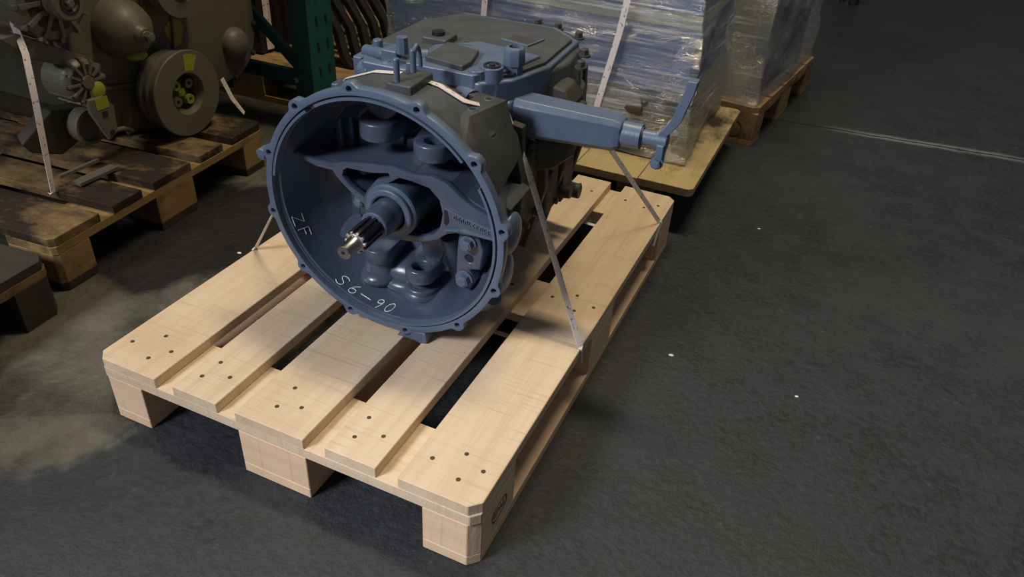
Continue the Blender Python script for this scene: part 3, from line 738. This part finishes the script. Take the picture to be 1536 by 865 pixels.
# ---- selector arm housing to the right
sr = MB()
sr._add([(.118, .225, .176), (.158, .222, .178), (.158, .300, .178), (.118, .30, .176), (.118, .222, .06), (.165, .222, .07), (.165, .31, .07), (.118, .31, .06)],
        [(0, 1, 2, 3), (4, 7, 6, 5), (0, 4, 5, 1), (1, 5, 6, 2), (2, 6, 7, 3), (3, 7, 4, 0)])
gp('selector_root', sr, 'cast', bevel=.008)
ah = []
P0, P1 = Vector((.150, .262, .140)), Vector((.362, .262, .142))
ax = (P1-P0).normalized(); vy = Vector((0, 1, 0)); vz = ax.cross(vy).normalized()
if vz.z < 0: vz = -vz
def ringp(c, sy, sz, ch=.3):
    q = [(-1, -1+ch), (-1, 1-ch), (-1+ch, 1), (1-ch, 1), (1, 1-ch), (1, -1+ch), (1-ch, -1), (-1+ch, -1)]
    return [c+vy*a*sy+vz*b*sz for a, b in q]
hm = MB(); rings = [ringp(P0, .036, .040), ringp(P0.lerp(P1, .12), .033, .036), ringp(P0.lerp(P1, .93), .030, .030), ringp(P1, .024, .024)]
vs = [tuple(v) for r_ in rings for v in r_]
fs = [tuple(range(8)), tuple(range(31, 23, -1))]+[(k*8+i, k*8+(i+1) % 8, (k+1)*8+(i+1) % 8, (k+1)*8+i) for k in range(3) for i in range(8)]
hm._add(vs, fs); gp('selector_housing', hm, 'cast', bevel=.003)
gp('selector_neck', MB().tube(P1-ax*.01, P1+ax*.034, .0235, .0225, 32), 'cast', smooth=30)
gp('selector_shaft', MB().tube(P1+ax*.03, P1+ax*.075, .0140, .0140, 24).tube(P1+ax*.034, P1+ax*.036, .018, .018, 24), 'cast')
lv = MB(); e = P1+ax*.072
lv.tube(e-ax*.012, e+ax*.010, .017, .017, 24)
lv.box(-.007, .007, -.012, .012, -.03, .012, Matrix.Translation(e+Vector((.002, -.012, -.012))))
gp('lever_clamp', lv, 'cast', bevel=.002)
gp('clamp_bolt', hexbolt(MB(), e+Vector((0, -.02, -.034)), (0, -1, 0), .009, .012).tube(e+Vector((0, -.024, -.034)), e+Vector((0, .02, -.034)), .005), 'cast')
ln = MB(); path = [(e.x-.002, e.y, e.z+.012), (e.x+.012, e.y, e.z+.03), (e.x+.020, e.y, e.z+.045), (e.x+.026, e.y, e.z+.070), (e.x+.034, e.y, e.z+.100), (e.x+.036, e.y, e.z+.118)]
for a, b in zip(path, path[1:]):
    ln.prism([(a[0]-.008, a[2]), (a[0]+.009, a[2]), (b[0]+.009, b[2]), (b[0]-.008, b[2])], e.y-.011, e.y+.011, 'xz')
gp('shift_lever', ln, 'cast', bevel=.0015)

# ------------------------------------------------------------------ strapping tapes
def Lw(x, y, z): return G @ Vector((x, y, z))
def strap(name, pts, nrm, label, width=.013, group=None, par=None):
    o = obj(name, MB().ribbon(pts, nrm, width, .0012), 'strap', par)
    if not par: tag(o, label, 'strap', group)
    return o
a1 = Vector((.8015, .455, .146))
T3 = (.8, -.55, .5)
loop = [Vector((.8015, .47, .096)), a1, Vector((.798, .4545, .1465)), Lw(.206, .207, .045), Lw(.202, .207, .055), Lw(.158, .196, .165), Lw(.150, .19, .175), Lw(.132, .125, .2025), Lw(.115, .112, .2098), Lw(.07, .110, .2292), Lw(0, .112, .2375),
        Lw(-.06, .112, .2305), Lw(-.12, .112, .2075), Lw(-.150, .115, .17), Lw(-.245, .08, .0), Vector((.004, .44, .1465)), Vector((-.0015, .44, .146)), Vector((-.0015, .46, .096))]
nr = [(1, 0, .2), (1, 0, .5), T3, T3, T3, T3, (.4, 0, 1), (.3, 0, 1), (.3, 0, 1), (.1, 0, 1), (0, 0, 1), (-.3, 0, 1), (-.5, 0, 1), (-1, -.3, .5), (-1, -.3, .4), (-.8, 0, .6), (-1, 0, .5), (-1, 0, .2)]
loop += [Vector((.2, .47, .0975)), Vector((.6, .478, .0975)), Vector((.79, .472, .0975))]; nr += [(0, 0, -1)]*3
strap('strap', loop, nr, 'near white strapping tape over the gearbox just behind its bell housing')
a2 = Vector((.8015, 1.04, .146))
loop = [Lw(.203, .44, .13), Lw(.21, .445, .115), Vector((.798, 1.039, .1465)), a2, Vector((.8015, 1.0, .096)), Vector((.79, 1.01, .0975)), Vector((.5, 1.035, .0975)), Vector((.2, 1.02, .0975)), Vector((.01, 1.0, .0975))]
nr = [T3, T3, T3, (1, 0, .5), (1, 0, .2)]+[(0, 0, -1)]*4
strap('strap', loop, nr, 'far white strapping tape running under the selector arm to the far right pallet corner')

# ------------------------------------------------------------------ left: engine pallet, blackened pallet, engine
pallet('oil-stained brown pallet under the beige engine', (-.418, .245, 0), math.radians(90+4.5), ('old', 'old_edge', 'old_edge', 'black_wood'), nails=False, ch=.012)
pallet('blackened pallet cut by the left edge of the photo, in front of the engine pallet', (-.305, -.603, 0), math.radians(94.5), ('black_wood', 'old', 'black_wood', 'black_wood'), nails=False, ch=.02)

en = thing('engine', 'beige-painted diesel engine with crank pulley and yellow paint marks, on the oily pallet', 'engine', (-1.0, .85, .144))
def ep(name, mb, mat, par=None, **k): return obj(name, mb, mat, par or en, **k)
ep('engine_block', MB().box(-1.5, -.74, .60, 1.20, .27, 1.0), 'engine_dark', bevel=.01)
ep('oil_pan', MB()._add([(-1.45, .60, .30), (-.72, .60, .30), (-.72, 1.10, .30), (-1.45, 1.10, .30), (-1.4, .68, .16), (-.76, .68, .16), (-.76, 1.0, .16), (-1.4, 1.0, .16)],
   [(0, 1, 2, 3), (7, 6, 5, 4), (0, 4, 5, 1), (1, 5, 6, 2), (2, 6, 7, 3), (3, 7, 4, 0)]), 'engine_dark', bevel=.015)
cov = [(.70, .20), (.62, .28), (.60, .42), (.62, .62), (.68, .80), (.9, .92), (1.12, .88), (1.24, .72), (1.285, .52), (1.298, .38), (1.28, .28), (1.22, .215), (1.13, .205), (1.03, .185), (.95, .15), (.80, .15)]
cov = smoothline(cov+[cov[0]], 2)[:-1]
tcv = ep('timing_cover', MB().merge_mesh(plate_mesh(cov, [], .06, .006), Matrix.Translation((-.71, 0, 0)) @ YZ), 'engine', smooth=50)
ep('cover_flange', MB().merge_mesh(plate_mesh([(.97+(y-.97)*1.035, .5+(z-.5)*1.03) for y, z in cov], [], .015, .002), Matrix.Translation((-.735, 0, 0)) @ YZ), 'engine', smooth=50)
for y, z in ((1.275, .50), (1.285, .36), (1.265, .27), (1.17, .215), (1.12, .215), (1.24, .66)):
    ep('cover_bolt', hexbolt(MB(), (-.68, y, z), (1, 0, 0), .008, .008), 'engine_dark')
ep('cover_dome', MB().lathe([(0, .052), (.012, .050), (.026, .042), (.036, .026), (.040, 0)], (-.68, 1.185, .318), (1, 0, 0), 28), 'engine')
ep('cover_rib', MB().pipe([(-.675, .78, .30), (-.675, .64, .33)], .008).pipe([(-.675, .98, .62), (-.675, .93, .32)], .004).pipe([(-.675, .84, .40), (-.675, .86, .52)], .006), 'engine')
PC = Vector((-.575, .868, .269))
pu = MB().lathe([(-.085, .05), (-.085, .108), (-.08, .112), (-.068, .112), (-.062, .100), (-.054, .100), (-.048, .114), (-.040, .114), (-.035, .104), (-.028, .104), (-.022, .120), (-.004, .123), (0, .121), (0, .060), (-.012, .056), (-.05, .052), (-.05, .012)], PC, (1, 0, 0), 72)
pul = ep('crank_pulley', pu, 'engine', smooth=35)
ep('pulley_hub', MB().lathe([(-.06, .055), (-.045, .052), (-.045, .0)], PC, (1, 0, 0), 40), 'engine_dark')
for i in range(4):
    a = math.radians(40+90*i); c = PC+Vector((0, .033*math.cos(a), .033*math.sin(a)))
    lg = MB().lathe([(-.05, .016), (-.018, .014), (-.018, .006), (-.03, .006), (-.03, 0)], c, (1, 0, 0), 20)
    obj('hub_lug', lg, 'yellow' if i in (1, 3) else 'alu', pul)
obj('hub_bolt', hexbolt(MB(), PC+Vector((-.045, 0, 0)), (1, 0, 0), .014, .02), 'yellow', pul)
# yellow marks: thin paint patches following the faces
ym = []
for rr_ in (.066, .112):
    ym.append([PC+Vector((.0007, rr_*math.cos(a), rr_*math.sin(a))) for a in [math.radians(62+26*i/8) for i in range(9)]])
mb = MB(); mb._add([tuple(v) for v in ym[0]+ym[1]], [(i, i+1, 9+i+1, 9+i) for i in range(8)]); obj('paint_mark', mb, 'yellow', pul)
ep('paint_mark', MB().merge_mesh(plate_mesh([(.955+.032*math.cos(a)*(1+.2*math.sin(3*a)), .405+.04*math.sin(a)) for a in [2*PI*i/20 for i in range(20)]], [], .0012), Matrix.Translation((-.6792, 0, 0)) @ YZ), 'yellow')
# crank belt idler / tensioner, filter canister, alternators
FC = Vector((-.60, .757, .462))
fc = ep('oil_filter', MB().lathe([(-.16, .0), (-.16, .066), (-.145, .078), (-.10, .080), (-.05, .078), (-.02, .068), (.005, .048), (.016, .026), (.018, .024), (.03, .022), (.032, .018), (.04, .014), (.04, 0)], FC, (1, -.08, -.05), 48), 'engine', smooth=60)
obj('filter_nut', hexbolt(MB(), FC+Vector((.032, 0, 0)), (1, -.08, -.05), .014, .02), 'alu', fc)
obj('filter_band', MB().lathe([(-.115, .079), (-.115, .083), (-.10, .083), (-.10, .079)], FC, (1, -.08, -.05), 48), 'engine_dark', fc)
obj('paint_mark', MB().ball(FC+Vector((-.012, -.006, -.058)), .026, 16, (1, 1.1, .5)), 'yellow', fc)
def alternator(c, r, ln, name, yellow=False):
    al = ep(name, MB().lathe([(-ln, 0), (-ln, r*.8), (-ln*.9, r*.95), (-ln*.2, r), (-.008, r*.93), (0, r*.75), (0, r*.3), (.01, r*.28), (.01, 0)], c, (1, 0, 0), 40), 'alu' if not yellow else 'engine', smooth=35)
    fn = MB()
    for i in range(12):
        a = 2*PI*i/12
        m_ = Matrix.Translation(c) @ Matrix.Rotation(a, 4, 'X')
        fn.box(-.004, .006, -r*.05, r*.05, r*.35, r*.9, m_); fn.box(-ln*.8, -.002, -r*.05, r*.05, r*.9, r*1.03, m_)
    obj('cooling_fin', fn, 'alu', al)['kind'] = 'stuff'
    sl = MB()
    for i in range(12):
        a = 2*PI*(i+.5)/12; m_ = Matrix.Translation(c) @ Matrix.Rotation(a, 4, 'X'); sl.box(-.002, .0015, -r*.08, r*.08, r*.45, r*.72, m_)
    obj('vent_slot', sl, 'black', al)['kind'] = 'stuff'
    return al
c = Vector((-.60, .545, .590)); al = alternator(c, .098, .14, 'alternator')
obj('alternator_pulley', MB().lathe([(.008, 0), (.008, .036), (.018, .040), (.022, .033), (.03, .033), (.034, .040), (.05, .042), (.054, .038), (.054, .021), (.044, .018), (.044, 0)], c, (1, 0, 0), 36), 'engine', al)
obj('pulley_nut', hexbolt(MB(), c+Vector((.044, 0, 0)), (1, 0, 0), .011, .014), 'alu', al)
obj('dark_ring', MB().lathe([(.0545, .022), (.0555, .022), (.0555, .026), (.0545, .026)], c, (1, 0, 0), 36), 'black', al)
c2 = Vector((-.60, .575, .385)); al2 = alternator(c2, .058, .10, 'water_pump_motor', True)
obj('paint_mark', MB().ball(c2+Vector((.0, .022, -.03)), .025, 16, (.5, 1, 1.1)), 'yellow', al2)
# bracket arms
bk2 = MB().prism([(.45, .53), (.50, .50), (.62, .43), (.60, .40), (.46, .47), (.40, .53)], -.66, -.62, 'yz')
bk2.prism([(.555, .345), (.60, .345), (.625, .31), (.62, .24), (.59, .225), (.575, .26), (.555, .31)], -.60, -.585, 'yz')
ep('bracket_arm', bk2, 'engine', bevel=.004)
ep('bracket_slot', MB().box(-.5845, -.583, .585, .60, .29, .305), 'black'); ep('bracket_hole', MB().tube((-.585, .60, .245), (-.582, .60, .245), .007), 'black')
ep('paint_mark', MB().box(-.5848, -.5838, .572, .610, .312, .342), 'yellow')
ep('idler_pulley', MB().lathe([(-.05, 0), (-.05, .042), (-.03, .046), (0, .046), (0, .040), (-.012, .034), (-.012, 0)], (-.62, .572, .262), (1, 0, 0), 36), 'engine')
ep('water_pump_pulley', MB().lathe([(-.05, 0), (-.05, .085), (-.035, .09), (-.02, .078), (-.01, .092), (0, .090), (0, .05), (-.015, .045), (-.015, .0)], (-.60, .935, .556), (1, 0, 0), 48).tube((-.60, .935, .556), (-.585, .935, .556), .02), 'engine', smooth=35)
ft2 = MB()._add([(-.66, .40, .265), (-.66, .50, .32), (-.66, .60, .30), (-.66, .62, .24), (-.66, .50, .20), (-.66, .42, .235), (-.70, .42, .275), (-.70, .50, .325), (-.70, .60, .305), (-.70, .62, .24), (-.70, .50, .205), (-.70, .43, .238)],
    [tuple(range(6)), tuple(range(11, 5, -1))]+[(i, 6+i, 6+(i+1) % 6, (i+1) % 6) for i in range(6)])
ep('mount_foot', ft2, 'engine_dark', bevel=.006)
ep('coolant_pipe', MB().pipe([(-.64, .62, .225), (-.64, .68, .215), (-.66, .72, .19), (-.70, .74, .17)], .007), 'engine')
ep('loose_bracket', MB().box(-.62, -.61, .44, .56, .190, .198, Matrix.Translation((0, 0, -.02))).box(-.60, -.57, .46, .58, .150, .158), 'alu')
strap('strap', [(-.78, .50, .70), (-.66, .47, .58), (-.600, .440, .49), (-.595, .428, .40), (-.60, .418, .28), (-.607, .408, .1475), (-.61, .398, .1468)], [(1, -.5, .3), (1, -.5, .3), (1, -.5, 0), (1, -.5, 0), (1, -.2, .2), (1, .3, .4), (0, 0, 1)],
      'white strap hanging down the left of the beige engine onto its pallet', .015)
strap('strap', [(-.585, 1.015, .27), (-.58, 1.04, .20), (-.565, 1.065, .1475)], [(1, -.2, .2), (1, -.2, .3), (.7, 0, .7)],
      'short white strap end beside the crank pulley of the engine', .014)

# ------------------------------------------------------------------ teal pallet rack frame
rk = thing('pallet_rack', 'teal slotted steel rack upright with diagonal brace behind the gearbox', 'rack', (-.50, 1.36, 0))
def post(x0, yc):
    A, B = yc-.065, yc+.065
    p = MB().prism([(x0, A+.012), (x0+.022, A), (x0+.078, A+.004), (x0+.086, A+.012), (x0+.086, B-.008), (x0+.078, B), (x0, B-.008), (x0, B-.013), (x0+.074, B-.007), (x0+.080, B-.013), (x0+.080, A+.017), (x0+.074, A+.011), (x0+.02, A+.009), (x0+.002, A+.017)], 0, 3.0, 'xy')
    return obj('post', p, 'teal', rk)
po = post(-.552, 1.365); post(-1.60, 1.365); post(-.552, -1.06); post(-1.60, -1.06)  # last two posts are unseen, added to carry the shading deck
m_ = MB().prism([(-.006, .014), (.003, .017), (.008, -.015), (-.001, -.018)], -.0008, .0008, 'yz')
b = m_.b; bmesh.ops.recalc_face_normals(b, faces=b.faces); slm = bpy.data.meshes.new('slot'); b.to_mesh(slm); b.free(); slm.materials.append(M['black'])
for k in range(12):
    for yy in (1.338, 1.388):
        o = bpy.data.objects.new('slot', slm); COL.objects.link(o); o.parent = po
        o.location = Vector((-.4655, yy, .06+k*.082))-Vector((-.50, 1.36, 0))
bc = MB().box(0, 1.45, -.010, .010, -.018, .018, Matrix.Translation((-.545, 1.335, .225)) @ Matrix.Rotation(PI+math.radians(41), 4, 'Y'))
obj('diagonal_brace', bc, 'teal', rk, bevel=.003)
obj('horizontal_strut', MB().box(-1.58, -.55, 1.325, 1.35, .165, .212), 'teal', rk, bevel=.003)
obj('strut_bolt', hexbolt(MB(), (-.54, 1.300, .19), (0, -1, 0), .008, .008), 'steel', rk)
obj('base_plate', MB().box(-.58, -.44, 1.29, 1.435, 0, .008), 'teal', rk)
for x0 in (-.55, -1.57): obj('unseen_beam', MB().box(x0, x0+.05, -.99, 1.30, 1.34, 1.46), 'teal', rk, bevel=.004)  # unseen beams, added to hold the deck over the engine
for k in range(13): obj('shade_deck_board', MB().box(-1.60, -.46, -.98+k*.176, -.98+k*.176+.168, 1.461, 1.483), 'pine_brown', rk)  # unseen deck, added and sized to shade the engine corner
# ------------------------------------------------------------------ back-left pallet with ribbed black stack
pallet('ochre pallet behind the teal upright, carrying the ribbed black covers', (-.32, 1.50, 0), math.radians(90+2), ('wood_mid', 'wood_mid', 'wood_mid', 'wood_mid'), nails=False, ch=.01)
ordw = ['nearest the teal upright', 'second from the teal upright', 'third from the teal upright', 'fourth from the teal upright', 'in the middle of the leaning row', 'fourth from the blue load', 'third from the blue load', 'second from the blue load', 'nearest the blue load']
for i in range(9):
    y = 1.60+.052*i; x = -.52+.016*i
    prof = [(x, .1465), (x-.03, .1465), (x-.06, .17), (x-.085, .27), (x-.24, .50), (x-.34, .80), (x-.31, .80), (x-.21, .50), (x-.058, .28), (x-.035, .19)]
    o = obj('ribbed_cover', MB().prism(prof, y, y+.036, 'xz'), 'rubber', bevel=.008)
    tag(o, 'leaning ribbed black cover '+ordw[i], 'cover', 'ribbed black covers on the ochre pallet')
tag(obj('crate', MB().box(-1.4, -.90, 1.56, 2.1, .1465, .75), 'black', bevel=.01), 'black crate left of the ribbed covers, behind the teal brace', 'crate')
strap('strap', [(-.893, 1.60, .72), (-.893, 1.60, .16)], (1, -.3, 0), 'white strap down the black crate behind the teal brace', .03)

# ------------------------------------------------------------------ wrapped blue load on plank pallet
pc = thing('plank_pallet', 'yellowish plank-topped pallet under the wrapped blue load', 'pallet', (.3, 1.27, 0), 0)
mc = {}
WM['pc'] = Matrix.Translation((.3, 1.27, 0))
edges = [-.60, -.45, -.30, -.15, 0, .18, .37, .53]
for i, (a, b) in enumerate(zip(edges, edges[1:])):
    piece('plank', chamfer_rect(a+.001, b-.001, -.004*(i % 2), .72, .012, {'lr', 'ur'} if i == 6 else set()), (a+b)/2, .36, .120, .144, 'pine_shelf', pc, True, mc, i)
for i, y in enumerate((.04, .32, .58)):
    piece('bearer', [(-.60, y), (.43, y), (.43, y+.09), (-.60, y+.09)], -.08, y+.045, .098, .120, 'pine_brown', pc, False, mc, 20)
for i, x in enumerate((-.55, -.06, .30)):
    for y in (.04, .32, .58):
        piece('block', [(x, y), (x+.1, y), (x+.1, y+.09), (x, y+.09)], x+.05, y+.045, 0, .098, 'pine_brown', pc, False, mc, 30)
bl = thing('wrapped_load', 'blue-covered machine wrapped in clear film with a cream tape band', 'wrapped load', (.28, 1.68, .144))
def sheet(mbs, x0, x1, y0, y1, z0, z1, amp, seed, flare=0, nu=40, nz=24, topflare=0):
    """closed band of crumpled sheet around a box"""
    per = []
    for k in range(nu): per.append((x0+(x1-x0)*k/nu, y0))
    for k in range(nu//2): per.append((x1, y0+(y1-y0)*k/(nu//2)))
    for k in range(nu): per.append((x1-(x1-x0)*k/nu, y1))
    for k in range(nu//2): per.append((x0, y1-(y1-y0)*k/(nu//2)))
    cx, cy = (x0+x1)/2, (y0+y1)/2; rows = []
    for j in range(nz+1):
        z = z0+(z1-z0)*j/nz; row = []
        for (x, y) in per:
            s_ = 1+flare*(1-j/nz)**2
            p = Vector((x*6+seed, y*6, z*9)); d = noise.noise(p)*amp+noise.noise(p*3.1)*amp*.45
            dx, dy = (x-cx), (y-cy); l_ = math.hypot(dx, dy)
            row.append(mbs.b.verts.new((cx+dx*s_+dx/l_*d, cy+dy*s_+dy/l_*d, z+ (noise.noise(p*.7)*amp*.8 if j == 0 else 0))))
        rows.append(row)
    n = len(per)
    for j in range(nz):
        for i in range(n): mbs.b.faces.new([rows[j][i], rows[j][(i+1) % n], rows[j+1][(i+1) % n], rows[j+1][i]])
    return mbs
obj('blue_cover', sheet(MB().box(-.22, .70, 1.47, 1.92, .34, .78), -.24, .73, 1.45, 1.95, .34, .80, .012, 3), 'blue', bl, smooth=60)
lo = MB().box(-.15, .66, 1.50, 1.9, .2, .36).tube((.0, 1.46, .26), (.62, 1.46, .28), .045).tube((.3, 1.44, .20), (.70, 1.45, .20), .035).box(.45, .70, 1.46, 1.7, .15, .22).box(-.1, .1, 1.48, 1.8, .15, .22)
for i in range(7): lo.tube((.02+i*.1, 1.43, .32), (.02+i*.1, 1.47, .24), .018, .022)
obj('machine_casting', lo, 'load_dark', bl, bevel=.008)
obj('timber_support', MB().box(.43, .56, 1.44, 1.62, .1445, .235), 'pine_block', bl, bevel=.002)
band = sheet(MB(), -.248, .738, 1.442, 1.958, .528, .565, .004, 8, nz=3)
obj('cream_tape_band', band, 'cream', bl)
obj('film', sheet(MB(), -.25, .745, 1.425, 1.96, .150, .82, .016, 11, flare=.035, nu=70, nz=50), 'film', bl, smooth=80)
strap('strap', [(.545, 1.395, .66), (.525, 1.40, .50), (.478, 1.405, .25), (.470, 1.39, .17)], (0, -1, .1), 'white strap down the front of the wrapped blue load, right of the gearbox', .018)
strap('strap', [(.115, 1.40, .66), (.10, 1.40, .45), (.09, 1.40, .2)], (0, -1, .1), 'white strap down the wrapped blue load, behind the gearbox', .018)
# ------------------------------------------------------------------ second wrapped load further back
rzD = math.radians(-7.5)
pD = thing('pallet', 'brown pallet under the film-wrapped boxes at the far end of the row', 'pallet', (.884, 2.035, 0), rzD)
# this pallet lies with its long side across: built from the same boards
mc = {}
for i, y in enumerate((0, .16375, .3275, .49125, .655)):
    wd_ = .145
    piece('board', chamfer_rect(-1.2, 0, y, y+wd_, .018, {0: {'lr', 'll'}, 4: {'ur', 'ul'}}.get(i, set())), -.6, y+wd_/2, .122, .144, 'pine_brown', pD, False, mc, 0 if i == 0 else (4 if i == 4 else 1))
for i, x in enumerate((-1.2, -.6725, -.145)):
    piece('cross_board', [(x, 0), (x+.145, 0), (x+.145, .8), (x, .8)], x+.0725, .4, .1, .122, 'pine_brown', pD, True, mc, 10)
    for k, (a, b) in enumerate(((0, .1), (.3275, .4725), (.7, .8))):
        piece('block', [(x, a), (x+.145, a), (x+.145, b), (x, b)], x+.0725, (a+b)/2, .022 if k != 9 else 0, .1, 'pine_brown', pD, False, mc, 20+(k == 1))
for k, (a, b) in enumerate(((0, .1), (.3275, .4725), (.7, .8))):
    piece('skid_board', [(-1.2, a), (0, a), (0, b), (-1.2, b)], -.6, (a+b)/2, 0, .022, 'pine_brown', pD, False, mc, 30+(k == 1))
FD = WM[pD.name]
st = MB().merge_mesh(plate_mesh(circ(0, 0, .032, 28), [circ(0, 0, .028, 28, rev=True)], .0006), FD @ Matrix.Translation((-.075, -.0004, .055)) @ XZ)
obj('stamp', st, 'ink', pD, label='dark round stamp')
wl = thing('wrapped_load', 'brown cartons and grey sheet wrapped in clear film at the far end of the row', 'wrapped load', tuple(FD @ Vector((-.3, .4, .144))), rzD)
obj('carton', MB().box(-.62, -.09, .05, .42, .1445, .62), 'card', wl, FD, bevel=.006)
obj('carton', MB().box(-.62, -.16, .44, .78, .1445, .60), 'card', wl, FD, bevel=.006)
obj('grey_sheet', MB().box(-.085, -.045, .10, .70, .1445, .70), 'card2', wl, FD, bevel=.003)
obj('brass_fitting', MB().tube((-.05, .05, .30), (-.035, .03, .30), .013).tube((-.05, .05, .29), (-.05, .05, .16), .005), 'brass', wl, FD)
obj('film', sheet(MB(), -1.1, -.03, .02, .78, .135, .85, .016, 21, flare=.03, nu=60, nz=40), 'film_thin', wl, FD, smooth=80)
# dark wheeled thing at the very end
tag(obj('tool_rack', MB().box(.60, 1.0, 4.75, 5.0, .25, .9).tube((.98, 4.72, 0), (.98, 4.72, .3), .02).tube((.9, 4.7, .2), (1.1, 4.65, .12), .02).tube((1.05, 4.66, 0), (1.05, 4.66, .16), .03), 'black', bevel=.005),
    'small black object on the floor at the far top of the photo', 'equipment')
# ------------------------------------------------------------------ debris
for (x, y, s, lb_) in ((.942, .706, .006, 'pale seed-like chip on the floor right of the pallet'), (1.222, .697, .004, 'tiny pale splinter on the floor at lower right'),
                       (1.02, 1.42, .005, 'small white paper scrap beside the plank pallet'), (-.19, .58, .006, 'white paper scrap on the oil stain')):
    m_ = MB().prism([(x-s, y-s*.4), (x+s*.2, y-s*.6), (x+s, y), (x+s*.3, y+s*.6), (x-s*.8, y+s*.3)], .0003, .0022)
    tag(obj('chip', m_, 'label'), lb_, 'chip')
